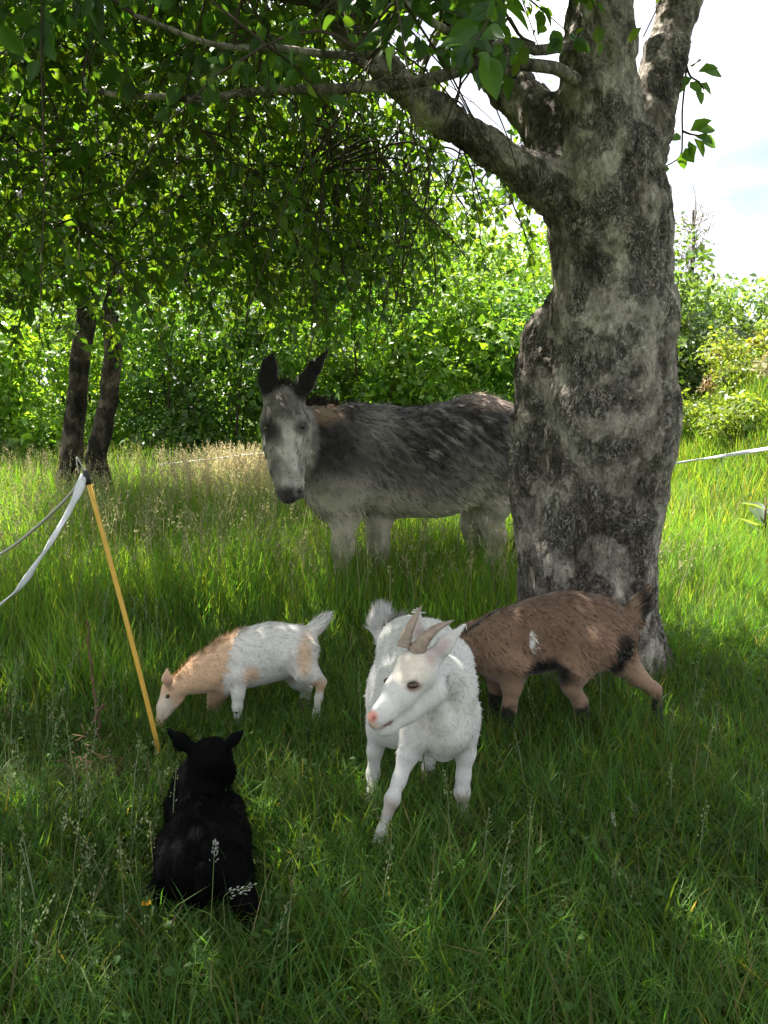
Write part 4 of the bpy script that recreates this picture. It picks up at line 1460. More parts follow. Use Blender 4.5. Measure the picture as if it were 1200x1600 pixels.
    c = mixc(c, spot(v + (f2[:, None] - .5) * 0.04, P(450, 776, 4.56), (0.105, 0.16, 0.068), 0.35), (0.035, 0.03, 0.03))
    c = mixc(c, spot(v, P(467, 768, 4.53), (0.03, 0.06, 0.035), 0.3) * 0.6, (0.2, 0.18, 0.16))
    c = mixc(c, spot(v, P(467, 769, 4.515), (0.014, 0.05, 0.02), 0.3), (0.012, 0.01, 0.01))
    c = mixc(c, spot(v, P(419, 672, 4.62), (0.062, 0.14, 0.075), 0.5) * 0.95, (0.018, 0.015, 0.013))
    c = mixc(c, spot(v, P(472, 668, 4.64), (0.045, 0.1, 0.05), 0.45) * 0.85, (0.05, 0.04, 0.035))
    for (px, py, rr) in ((419, 598, .09), (422, 570, .08), (470, 608, .07), (482, 590, .07), (500, 562, .08)):
        c = mixc(c, spot(v, P(px, py, 4.79), (rr * 1.1, rr * .8, rr * 1.1), 0.35) * 0.97, (0.012, 0.010, 0.009))
    ear = (z > P(450, 612, 4.83)[2]) & (v[:, 1] < 4.98)
    c = mixc(c, ear * sstep(-0.45, 0.1, n[:, 1]) * 0.85, (0.26, 0.235, 0.20))
    c = c * (0.35 + 1.3 * f2)[:, None]
    body = mesh_quads('body', v, q, mat=M['coat'], cols=c)
    adopt(root, body)

    def flow(p):
        f = np.tile(np.array([0.75, 0.1, -0.75]), (len(p), 1))
        m = np.linalg.norm((p - P(443, 690, 4.7)) / np.array([1, 1, 1.6]), axis=1) < 0.2
        f[m] = (0.0, -0.3, -1)
        m = p[:, 2] > P(443, 612, 4.8)[2]
        mm = m & (p[:, 1] < 4.95)
        f[mm] = (0.1, 0, 1)
        return f
    lenf = lambda p: np.where(p[:, 1] < 4.9, 0.4, 1.0) * np.where(p[:, 2] < 0.52, 0.25, 1)
    fur_mesh('coat_hair', v, q, n, c, 22000, 0.05, 0.0095, flow, root, lift=0.13, jitter=0.3, lenf=lenf, cvar=0.6)
    # mane and forelock
    hv, hq, hc = [], [], []
    def tuft(p0, p1, count, L, lean, col, w=0.008):
        V, F, K = [], [], []
        for i in range(count):
            t = rng.random()
            s = p0 + (p1 - p0) * t + rng.normal(0, 0.012, 3)
            d = unit(lean + rng.normal(0, 0.22, 3)) * L * rng.uniform(0.6, 1.2)
            sd = unit(np.cross(d, (0, 1, 0.2))) * w
            k0 = len(V)
            V += [s - sd, s + sd, s + d * .6 + sd * .6, s + d * .6 - sd * .6, s + d]
            F += [(k0, k0 + 1, k0 + 2, k0 + 3), (k0 + 3, k0 + 2, k0 + 4)]
            K += [np.array(col) * rng.uniform(0.6, 1.4)] * 5
        return V, F, np.array(K)
    V, F, K = tuft(P(480, 640, 4.92), P(520, 642, 5.04), 240, 0.085, np.array([0.25, 0, 1]), (0.04, 0.03, 0.025))
    o = mesh_mixed('mane', np.array(V), F, mat=M['fur'], cols=K); o['kind'] = 'stuff'
    adopt(root, o)
    V, F, K = tuft(P(432, 615, 4.8), P(452, 613, 4.8), 160, 0.085, np.array([0.1, -.2, 1]), (0.035, 0.03, 0.025))
    o = mesh_mixed('forelock', np.array(V), F, mat=M['fur'], cols=K); o['kind'] = 'stuff'
    adopt(root, o)
    V, F, K = tuft(P(820, 800, 5.6), P(820, 840, 5.6), 200, 0.25, np.array([0, 0, -1]), (0.03, 0.025, 0.02))
    o = mesh_mixed('tail_tuft', np.array(V), F, mat=M['fur'], cols=K); o['kind'] = 'stuff'
    adopt(root, o)
    ball('eye', P(417, 669, 4.640), 0.022, M['eye'], root, (0.8, 1, 0.9))
    ball('eye', P(472, 666, 4.67), 0.021, M['eye'], root, (0.8, 1, 0.9))
    for (a, bb, D) in ((535, 925, 5.05), (590, 915, 5.25), (766, 905, 5.44), (741, 893, 5.62)):
        hoof(root, a, bb, D, 14, M['hoof_dark'], 1.8)


def tan_goat():
    root = empty('goat', (*P(400, 1130, 3.08)[:2], 0))
    tag(root, 'white kid goat with tan neck and shoulders grazing beside the yellow post', 'goat', 'young goats')
    b = Body(0.03)
    Y = (0, 1, 0)
    b.chain([(458, 1016, 3.12, 41), (425, 1018, 3.11, 43), (390, 1027, 3.09, 43), (362, 1038, 3.07, 40)], n=Y, s=1.15, k=0.04)
    b.chain([(350, 1036, 3.06, 36), (318, 1052, 3.01, 28), (284, 1070, 2.97, 18)], k=0.035)
    b.chain([(355, 1062, 3.05, 24)], k=0.03)
    b.chain([(268, 1078, 2.95, 16.5), (256, 1104, 2.92, 10), (249, 1132, 2.90, 6.5)], k=0.015)
    b.chain([(276, 1090, 2.96, 12), (260, 1116, 2.915, 6)], k=0.015)
    b.chain([(266, 1076, 2.90, 5), (261, 1061, 2.89, 9), (260, 1045, 2.89, 3)], n=(0.2, -1, .2), s=2.2, k=0.008)
    b.chain([(262, 1072, 2.99, 5), (270, 1062, 3.02, 7), (276, 1054, 3.03, 3)], n=(0.2, -1, .2), s=2.2, k=0.008)
    b.chain([(372, 1058, 3.0, 19), (372, 1084, 2.98, 9.5), (371, 1104, 2.975, 7.5), (372, 1122, 2.97, 5), (372, 1138, 2.97, 6.5)], k=0.02)
    b.chain([(342, 1078, 3.12, 20), (336, 1095, 3.13, 11), (334, 1106, 3.13, 9), (334, 1115, 3.13, 7), (334, 1122, 3.13, 8.5)], k=0.02)
    b.chain([(466, 1026, 3.06, 34), (478, 1048, 3.03, 20), (491, 1058, 3.02, 11), (502, 1066, 3.03, 7.5), (498, 1090, 3.03, 5.6), (494, 1115, 3.01, 5.2), (491, 1133, 3.0, 6.5)], k=0.02)
    b.chain([(458, 1040, 3.2, 30), (466, 1060, 3.22, 16), (478, 1075, 3.24, 9), (477, 1090, 3.24, 7), (474, 1108, 3.22, 7), (472, 1115, 3.2, 8)], k=0.02)
    b.chain([(478, 994, 3.14, 11), (494, 980, 3.15, 11), (507, 968, 3.15, 10)], k=0.02)
    v, q = b.mesh(0.0068, 2)
    n = vert_normals(v, q)
    f = fbm(v, 20, 3, 3)
    white, tanc = np.array([0.60, 0.58, 0.54]), np.array([0.60, 0.38, 0.22])
    c = np.tile(white, (len(v), 1)) * (0.94 + .12 * f)[:, None]
    edge = P(366, 1030, 3.08)[0]
    m = 1 - sstep(-0.012, 0.014, v[:, 0] - edge - (v[:, 2] - 0.35) * 0.12 + (f - .5) * 0.06 + (fbm(v * np.array([.4, 1, 1]), 70, 2, 34) - .5) * 0.05)
    m = m * (1 - spot(v, P(372, 1100, 3.0), (0.045, 0.06, 0.11), 0.2) * .8)
    c = mixc(c, m * 0.9, tanc)
    fe = (fbm(v * np.array([1, 1, .4]), 60, 2, 33)[:, None] - .5) * 0.035
    c = mixc(c, spot(v + fe, P(392, 1053, 3.0), (0.032, 0.09, 0.035), 0.4) * 0.75, tanc)
    c = mixc(c, spot(v, P(478, 1018, 3.08), (0.03, 0.2, 0.075), 0.4) * 0.75, tanc * 1.05)
    c = mixc(c, spot(v, P(497, 1068, 3.03), (0.04, 0.06, 0.035), 0.4) * 0.85, tanc * .95)
    c = mixc(c, spot(v, P(440, 1072, 3.08), (0.09, 0.12, 0.02), 0.6) * 0.5, tanc)
    c = mixc(c, spot(v, P(290, 1050, 2.97), (0.05, 0.1, 0.05), 0.5) * 0.4, (0.68, 0.45, 0.28))  # sun dapple on the neck, painted into the coat
    c = mixc(c, spot(v, P(257, 1108, 2.9), (0.035, 0.08, 0.05), 0.5) * .75, (0.58, 0.52, 0.46))
    c = mixc(c, spot(v, P(262, 1064, 2.89), (0.014, 0.03, 0.025), 0.4) * .8, (0.42, 0.24, 0.18))
    adopt(root, mesh_quads('body', v, q, mat=M['coat'], cols=c))
    tp = P(500, 975, 3.15)

    def flow(p):
        fl = np.tile(np.array([0.8, 0, -0.5]), (len(p), 1))
        mm = np.linalg.norm(p - tp, axis=1) < 0.06
        fl[mm] = (0.7, 0, 0.7)
        mm = p[:, 2] < 0.2
        fl[mm] = (0, 0, -1)
        return fl
    lenf = lambda p: np.where(p[:, 2] < 0.2, 0.5, 1) * np.where(np.linalg.norm(p - tp, axis=1) < 0.06, 1.7, 1) * np.where(p[:, 0] < P(285, 1080, 2.95)[0], 0.5, 1)
    fur_mesh('coat_hair', v, q, n, c, 14000, 0.018, 0.0042, flow, root, lift=.16, jitter=.25, lenf=lenf, cvar=.35)
    # bristling hair along the neck
    pts = [P(375, 992, 3.08), P(348, 998, 3.06), P(318, 1018, 3.02), P(290, 1040, 2.98), P(272, 1056, 2.96)]
    reg = lambda p: (np.min([np.linalg.norm(p - np.asarray(a), axis=1) for a in catmull(pts, 4)], 0) < 0.03) * 1.0
    fur_mesh('mane', v, q, n, mixc(c, np.full(len(c), .5), tanc), 650, 0.026, 0.0025, np.array([0.7, 0, .5]), root, lift=0.7, region=reg)
    ball('eye', P(262, 1088, 2.905), 0.008, M['eye'], root)
    for (x, y, D) in ((372, 1138, 2.97), (334, 1122, 3.13), (490, 1133, 3.0), (472, 1115, 3.2)):
        hoof(root, x, y, D, 9, M['hoof'], .8)


def brown_goat():
    root = empty('goat', (*P(880, 1140, 3.0)[:2], 0))
    tag(root, 'brown goat with black legs and belly walking left in front of the old trunk', 'goat', 'young goats')
    b = Body(0.03)
    Y = (0, 1, 0)
    b.chain([(925, 981, 3.0, 54), (885, 978, 3.0, 53), (845, 987, 3.0, 52), (805, 999, 3.02, 53)], n=Y, s=1.2, k=0.04)
    b.chain([(955, 988, 3.0, 38)], k=0.04)
    b.chain([(868, 1010, 2.845, 15), (872, 1030, 2.85, 15)], k=0.05, op='sub')
    b.chain([(784, 1020, 3.02, 46)], k=0.04)
    b.chain([(775, 1003, 3.04, 43), (738, 1010, 3.08, 34), (712, 1028, 3.1, 27)], k=0.04)
    b.chain([(700, 1040, 3.1, 23), (688, 1066, 3.08, 17), (680, 1084, 3.07, 12)], k=0.02)
    b.chain([(706, 1030, 3.02, 6), (712, 1036, 2.98, 9), (722, 1048, 2.95, 3)], n=(0, -1, .5), s=2, k=0.01)
    b.chain([(802, 1038, 2.95, 32), (800, 1072, 2.94, 15), (797, 1098, 2.935, 10), (795, 1113, 2.93, 10.5), (798, 1134, 2.93, 6.5), (799, 1148, 2.93, 10)], k=0.025)
    b.chain([(782, 1048, 3.08, 28), (777, 1080, 3.09, 13), (774, 1098, 3.09, 9.5), (776, 1112, 3.08, 7), (777, 1128, 3.07, 9)], k=0.025)
    b.chain([(918, 1010, 2.95, 48), (898, 1046, 2.92, 25), (892, 1072, 2.92, 14), (906, 1097, 2.935, 11.5), (910, 1112, 2.935, 8.5), (906, 1134, 2.925, 6.5), (904, 1148, 2.92, 10)], k=0.025)
    b.chain([(955, 1003, 3.04, 40), (975, 1035, 3.05, 22), (997, 1058, 3.05, 13.5), (1023, 1078, 3.04, 9.5), (1027, 1102, 3.02, 6.5), (1029, 1125, 2.97, 6.2), (1031, 1146, 2.94, 10)], k=0.025)
    b.chain([(966, 972, 3.01, 17), (988, 962, 3.02, 19), (1001, 944, 3.02, 16), (1012, 922, 3.02, 7)], k=0.02)
    b.chain([(835, 1032, 3.0, 20), (875, 1022, 3.0, 18)], n=Y, s=1.2, k=0.04)
    v, q = b.mesh(0.0068, 2)
    n = vert_normals(v, q)
    f = fbm(v, 20, 3, 3)
    f2 = fbm(v, 45, 2, 8)
    br, bk, lt = np.array([0.19, 0.117, 0.078]), np.array([0.012, 0.010, 0.009]), np.array([0.27, 0.175, 0.115])
    c = np.tile(br, (len(v), 1)) * (0.85 + .3 * f)[:, None]
    z = v[:, 2]
    X = lambda px: P(px, 1000, 3.0)[0]
    Zp = lambda py, D=3.0: P(900, py, D)[2]
    c = c * (1.12 - 0.5 * sstep(0.33, 0.56, z + (f - .5) * .12))[:, None]
    c = mixc(c, spot(v, P(800, 1070, 2.9), (0.09, 0.12, 0.14), 0.5) * 0.6, lt)
    c = mixc(c, spot(v, P(898, 1060, 2.88), (0.09, 0.12, 0.13), 0.5) * 0.7, lt)
    c = mixc(c, spot(v, P(1000, 1060, 3.02), (0.08, 0.12, 0.09), 0.5) * 0.85, lt * 1.15)
    # black belly with the underside shadow painted in, buttocks, tail underside, lower legs, dorsal stripe
    c = mixc(c, spot(v + (f2[:, None] - .5) * 0.03, P(850, 1042, 2.98), (0.095, 0.3, 0.06), 0.3), bk)
    c = mixc(c, spot(v + (f2[:, None] - .5) * 0.03, P(965, 1012, 2.98), (0.055, 0.2, 0.085), 0.3), bk)
    c = mixc(c, spot(v + (f2[:, None] - .5) * 0.03, P(952, 1040, 3.0), (0.05, 0.2, 0.06), 0.3), bk)
    c = mixc(c, 1 - sstep(0.105, 0.14, z + (f2 - .5) * .08), bk)
    # back ridge
    cy = 3.03 + 0.0 * v[:, 0]
    dors = (1 - sstep(0.008, 0.018, np.abs(v[:, 1] - cy))) * sstep(0.3, 0.42, z) * (n[:, 2] > 0.5)
    c = mixc(c, dors * 0.9, bk)
    c = mixc(c, spot(v, P(1006, 948, 3.01), (0.026, 0.07, 0.07), 0.35), bk)
    c = mixc(c, spot(v, P(990, 935, 3.0), (0.014, 0.06, 0.05), 0.4) * 0.9, (0.2, 0.15, 0.1))
    wm = spot(v + (f2[:, None] - .5) * 0.012, P(831, 1000, 2.9), (0.011, 0.1, 0.034), 0.3)
    c = mixc(c, wm, (0.75, 0.72, 0.68))
    adopt(root, mesh_quads('body', v, q, mat=M['coat'], cols=c))

    def flow(p):
        fl = np.tile(np.array([0.75, 0, -0.65]), (len(p), 1))
        mm = np.linalg.norm(p - P(995, 940, 3.02), axis=1) < 0.07
        fl[mm] = (0.6, 0, 0.75)
        mm = p[:, 2] < 0.22
        fl[mm] = (0.1, 0, -1)
        return fl
    lenf = lambda p: np.where(p[:, 2] < 0.27, 0.4, 1) * np.where((p[:, 0] > X(930)) & (p[:, 2] < 0.4), 1.25, 1)
    fur_mesh('coat_hair', v, q, n, c, 17000, 0.024, 0.0046, flow, root, lift=0.13, jitter=.25, lenf=lenf, cvar=.6)
    for (x, y, D) in ((798, 1148, 2.93), (778, 1128, 3.07), (903, 1148, 2.92), (1031, 1146, 2.94)):
        hoof(root, x, y, D, 12, M['hoof_dark'], .9)
    ball('eye', P(690, 1058, 2.98), 0.009, M['eye'], root)


def black_goat():
    root = empty('goat', (*P(320, 1420, 1.88)[:2], 0))
    tag(root, 'black kid goat lying in the grass with its back to the camera', 'goat', 'young goats')
    b = Body(0.03)
    b.chain([(318, 1354, 1.87, 58), (318, 1312, 1.97, 57), (318, 1275, 2.07, 46)], k=0.04)
    b.chain([(278, 1358, 1.87, 36), (268, 1325, 1.95, 29)], k=0.03)
    b.chain([(360, 1352, 1.86, 36), (368, 1305, 1.94, 22), (358, 1262, 2.06, 24)], k=0.018)
    b.chain([(300, 1258, 2.09, 43), (304, 1226, 2.1, 33), (316, 1200, 2.1, 28)], k=0.025)
    b.chain([(325, 1183, 2.1, 30), (333, 1179, 2.12, 28)], k=0.018)
    b.chain([(338, 1190, 2.12, 26), (349, 1204, 2.14, 18), (356, 1214, 2.16, 12)], k=0.018)
    b.chain([(302, 1173, 2.08, 10), (282, 1157, 2.08, 12.5), (259, 1138, 2.08, 3.5)], n=(0.2, -1, .4), s=2.2, k=0.01)
    b.chain([(352, 1167, 2.1, 9), (366, 1155, 2.1, 10), (384, 1139, 2.1, 2.5)], n=(-.4, -1, .4), s=2.2, k=0.01)
    b.chain([(366, 1375, 1.83, 31), (385, 1412, 1.79, 18), (393, 1442, 1.775, 11), (388, 1468, 1.755, 10)], k=0.02)
    b.chain([(266, 1378, 1.87, 28), (243, 1398, 1.86, 15), (235, 1420, 1.86, 9)], k=0.02)
    b.chain([(318, 1360, 1.765, 15), (317, 1388, 1.75, 12), (316, 1410, 1.75, 7)], k=0.015)
    b.chain([(300, 1250, 2.25, 24), (300, 1235, 2.4, 14)], k=0.03)      # folded forelegs
    b.chain([(345, 1250, 2.25, 24), (350, 1235, 2.4, 14)], k=0.03)
    v, q = b.mesh(0.0068, 2)
    n = vert_normals(v, q)
    c = np.tile([0.0026, 0.0025, 0.0027], (len(v), 1)) * (0.7 + .6 * fbm(v, 20, 3, 3))[:, None]
    adopt(root, mesh_quads('body', v, q, mat=M['coat_black'], cols=c))
    flow = np.array([0, -0.6, -0.6])
    hd = P(329, 1184, 2.1)
    lenf = lambda p: np.where(np.linalg.norm(p - hd, axis=1) < 0.09, 0.45, 1) * np.where(np.abs(p[:, 0] - P(320, 1184, 2.1)[0]) > 0.08, np.where(p[:, 2] > 0.29, .5, 1), 1)
    fur_mesh('coat_hair', v, q, n, c, 24000, 0.017, 0.002, flow, root, lift=0.25, lenf=lenf, mat=M['coat_black'])
    adopt(root)


white_goat()
donkey()
tan_goat()
brown_goat()
black_goat()


# ---------------------------------------------------------------- fence
def ribbon(name, pts, w, mat, parent=None, twist=0.6, th=0.0012):
    """flat woven tape with thickness following pts, twisting along its length"""
    pts = catmull(pts, 14)
    tang = unit(np.gradient(pts, axis=0))
    V, F = [], []
    s = np.linspace(0, 1, len(pts))
    for i, (p, t) in enumerate(zip(pts, tang)):
        up = unit(np.array([0, 0, 1.0]) - t * t[2])
        sd = np.cross(t, up)
        a = twist * math.sin(s[i] * 5.0 + 0.7) + 0.25 * math.sin(s[i] * 23)
        dirv = up * math.cos(a) + sd * math.sin(a)
        nn = np.cross(t, dirv)
        ww = w * (0.75 + 0.25 * math.cos(s[i] * 9)) / 2
        for k in (-1, -0.33, 0.33, 1):
            V.append(p + dirv * ww * k + nn * (th + 0.0015 * math.sin(s[i] * 40 + k * 5)))
        for k in (1, 0.33, -0.33, -1):
            V.append(p + dirv * ww * k - nn * (th - 0.0015 * math.sin(s[i] * 40 + k * 5)))
    for i in range(len(pts) - 1):
        for j in range(8):
            k = (j + 1) % 8
            F.append((i * 8 + j, i * 8 + k, (i + 1) * 8 + k, (i + 1) * 8 + j))
    o = mesh_mixed(name, np.array(V), F, mat=mat)
    if parent is not None: adopt(parent, o)
    return o


def fence():
    foot, top = P(264, 1188, 2.72), P(137, 752, 2.78)
    foot[2] = -0.15
    root = empty('fence_post', (foot[0], foot[1], 0))
    tag(root, 'thin yellow electric fence post leaning left beside the grazing kid goat', 'fence post')
    axis = unit(top - foot)
    pts = np.array([foot + (top - foot) * t for t in np.linspace(0, 1, 12)])
    pts[:, 0] += 0.008 * np.sin(np.linspace(0, 3, 12))
    tube('shaft', pts, 0.0085, M['post'], 10, root)
    cap = np.array([top - axis * 0.012, top + axis * 0.02, top + axis * 0.045])
    tube('cap', cap, [0.0105, 0.0105, 0.008], M['cap'], 10, root)
    tube('wire_hook', catmull([top + axis * .03, top + axis * .07 + np.array([-.006, -.01, 0]), top + axis * .085 + np.array([-.014, -.01, 0]), top + axis * .03 + np.array([-.02, -.012, 0])], 5), 0.0022, M['tape_old'], 6, root)
    kt = P(131, 745, 2.76)
    o = ribbon('fence_tape', [kt, P(112, 790, 2.6), P(80, 845, 2.42), P(40, 905, 2.25), P(0, 945, 2.1), P(-120, 1040, 1.85)], 0.032, M['tape'])
    tag(o, 'broad white electric fence tape running from the yellow post to the left edge', 'fence tape')
    pts = catmull([kt + np.array([-.004, .01, -.004]), P(100, 783, 2.9), P(55, 825, 3.1), P(0, 866, 3.3), P(-120, 930, 3.7)], 8)
    o = tube('fence_rope', pts, 0.006, M['tape_old'], 6)
    tag(o, 'thin grey fence rope behind the broad tape, tied to the yellow post', 'rope')
    pts = catmull([P(-80, 812, 6.5), P(60, 817, 6.5), P(190, 816, 6.6), P(300, 806, 6.8), P(420, 800, 7.2)], 6)
    o = tube('fence_line', pts, 0.006, M['tape'], 5)
    tag(o, 'pale fence line stretched low across the meadow before the slim trunks', 'rope')
    pts = catmull([P(250, 726, 8.6), P(330, 717, 8.6), P(400, 709, 8.6), P(520, 702, 8.8), P(700, 702, 9), P(860, 720, 8.4)], 6)
    o = tube('fence_line', pts, 0.0055, M['tape'], 5)
    tag(o, 'pale fence line in front of the hedge at the height of the donkey head', 'rope')
    o = ribbon('fence_tape', [P(930, 748, 6.6), P(1050, 725, 6.4), P(1120, 714, 6.2), P(1200, 701, 6.0), P(1320, 680, 5.6)], 0.03, M['tape'], twist=0.3)
    tag(o, 'white fence tape crossing the sunny grass to the right of the old trunk', 'fence tape')
    # posts that carry the lines
    for (px, D, h, lab) in ((930, 6.6, .95, 'fence post hidden behind the old trunk carrying the right tape'),):
        p = P(px, 748, D)
        r = empty('fence_post', (p[0], p[1] + .02, 0))
        tag(r, lab, 'fence post')
        tube('shaft', [(p[0], p[1] + .02, -.15), (p[0], p[1] + .02, p[2] + .05)], .009, M['post'], 8, r)


fence()


# ---------------------------------------------------------------- grass
def blades(name, x, y, H, W, col, label=None, bend=(0.2, 0.9), mat=None, lean=None, cat='grass', segs=3):
    n = len(x)
    z = zg(x, y)
    a = rng.uniform(0, 2 * math.pi, n)
    d = np.stack([np.cos(a), np.sin(a), np.zeros(n)], 1)
    if lean is not None: d = unit(d + lean)
    fa = a + rng.normal(math.pi / 2, 0.5, n)
    s = np.stack([np.cos(fa), np.sin(fa), np.zeros(n)], 1)
    b = rng.uniform(*bend, n)
    base = np.stack([x, y, z - 0.01], 1)
    V = []
    ts = np.linspace(0, 1, segs + 1)
    for t in ts:
        ang = b * t * 1.3
        # arc: integrates a bending blade
        out = np.where(b > 1e-3, (1 - np.cos(ang)) / (b * 1.3), 0) * H
        up = np.where(b > 1e-3, np.sin(ang) / (b * 1.3), t) * H
        c = base + d * (out + 0.12 * t * H)[:, None] + np.array([0, 0, 1]) * up[:, None]
        w = W * (1 - t ** 1.6) * 0.5 * (0.75 + 0.5 * (t < .6))
        if t < 1:
            V += [c - s * w[:, None], c + s * w[:, None]]
        else:
            V += [c]
    k = 2 * segs + 1
    V = np.stack(V, 1).reshape(-1, 3)
    i0 = np.arange(n)[:, None] * k
    lp = []
    tot = []
    for i in range(segs - 1):
        lp.append(i0 + [2 * i, 2 * i + 1, 2 * i + 3, 2 * i + 2])
        tot.append(4)
    lp.append(i0 + [2 * segs - 2, 2 * segs - 1, 2 * segs])
    tot.append(3)
    loops = np.concatenate(lp, 1).ravel()
    tots = np.tile(tot, n)
    st = np.concatenate([[0], np.cumsum(tots)[:-1]])
    o = mesh_np(name, V, loops, st, tots, mat=mat or M['grass'], cols=np.repeat(col, k, 0))
    if label: tag(o, label, cat, kind='stuff')
    return o


def scatter(n, y0, y1, margin=1.0, power=1.0, xmin=None, xmax=None):
    """points in the wedge in front of the camera, denser near"""
    u = rng.random(n * 2)
    y = y0 + (y1 - y0) * u ** power
    half = 0.50 * np.maximum(y, 0) + margin
    x = rng.uniform(-1, 1, n * 2) * half
    # thin to even density in x
    keep = rng.random(n * 2) < half / (0.50 * y1 + margin) if power >= 1.0 and False else np.ones(n * 2, bool)
    x, y = x[keep][:n], y[keep][:n]
    if xmin is not None:
        m = (x > xmin) & (x < xmax)
        x, y = x[m], y[m]
    return x, y


def grass_cols(n, x, y, base=(0.060, 0.130, 0.022), dry=0.04, var=0.35):  # default base kept darker to deepen the tree shade
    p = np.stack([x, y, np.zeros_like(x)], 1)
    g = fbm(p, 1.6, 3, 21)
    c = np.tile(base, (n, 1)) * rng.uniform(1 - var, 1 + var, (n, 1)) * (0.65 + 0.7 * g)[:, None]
    c[:, 0] *= rng.uniform(0.7, 1.5, n)
    c[:, 2] *= rng.uniform(0.7, 1.6, n)
    d = rng.random(n) < dry
    c[d] = np.array([0.20, 0.165, 0.085]) * rng.uniform(0.5, 1.3, (d.sum(), 1))
    return c


def not_under(x, y):
    """no blades inside the lying kid goat or the trunk"""
    m = ((x + 0.44) / 0.115) ** 2 + ((y - 1.98) / 0.2) ** 2 > 1
    t = P(925, 1040, 3.75)
    m &= ((x - t[0] + .03) / 0.34) ** 2 + ((y - t[1]) / 0.30) ** 2 > 1
    return m


def seed_stalks(name, x, y, H, col, label, nsp=14, size=0.011, parent_root=None, width=0.0016, spread=0.022, hl=0.3):
    """grass stalks carrying loose panicles of small spikelets"""
    n = len(x)
    z = zg(x, y)
    a = rng.uniform(0, 6.283, n)
    d = np.stack([np.cos(a), np.sin(a), np.zeros(n)], 1)
    lean = rng.uniform(0.05, 0.35, n)
    base = np.stack([x, y, z - .01], 1)
    pt = lambda t: base + d * (lean * t ** 2 * H)[:, None] + np.array([0, 0, 1]) * (H * t * (1 - .1 * lean * t))[:, None]
    V, L, T = [], [], []
    off = 0
    sd = np.stack([np.cos(a + 1.3), np.sin(a + 1.3), np.zeros(n)], 1) * width
    rows = [pt(t) for t in (0, .4, .75, 1.0)]
    st_v = np.stack(sum([[r - sd * k, r + sd * k] for r, k in zip(rows, (1, .9, .7, .35))], []), 1).reshape(-1, 3)
    i0 = np.arange(n)[:, None] * 8
    lp = np.concatenate([i0 + [2 * i, 2 * i + 1, 2 * i + 3, 2 * i + 2] for i in range(3)], 1).ravel()
    V.append(st_v); L.append(lp); T.append(np.full(3 * n, 4)); off += len(st_v)
    cols = [np.repeat(col * 0.8, 8, 0)]
    for k in range(nsp):
        t = 1.02 - hl * (k / nsp) * rng.uniform(0.8, 1.2, n)
        c = base + d * (lean * t ** 2 * H)[:, None] + np.array([0, 0, 1]) * (H * t * (1 - .1 * lean * t))[:, None]
        r = unit(rng.normal(size=(n, 3)) + np.array([0, 0, .4]))
        c = c + r * (spread * (0.25 + 0.9 * k / nsp) * rng.uniform(0.3, 1, n))[:, None]
        ax = unit(r * 0.6 + np.array([0, 0, 0.8]) + d * .4)
        s = unit(np.cross(ax, rng.normal(size=(n, 3))))
        l_ = size * rng.uniform(0.7, 1.3, n)[:, None]
        v4 = np.stack([c, c + ax * l_ * .5 + s * l_ * .22, c + ax * l_, c + ax * l_ * .5 - s * l_ * .22], 1).reshape(-1, 3)
        V.append(v4)
        L.append((np.arange(n)[:, None] * 4 + [0, 1, 2, 3] + off).ravel())
        T.append(np.full(n, 4))
        off += len(v4)
        cols.append(np.repeat(col, 4, 0))
    T = np.concatenate(T)
    o = mesh_np(name, np.concatenate(V), np.concatenate(L), np.concatenate([[0], np.cumsum(T)[:-1]]), T, mat=M['straw'], cols=np.concatenate(cols))
    if label: tag(o, label, 'grass', kind='stuff')
    return o


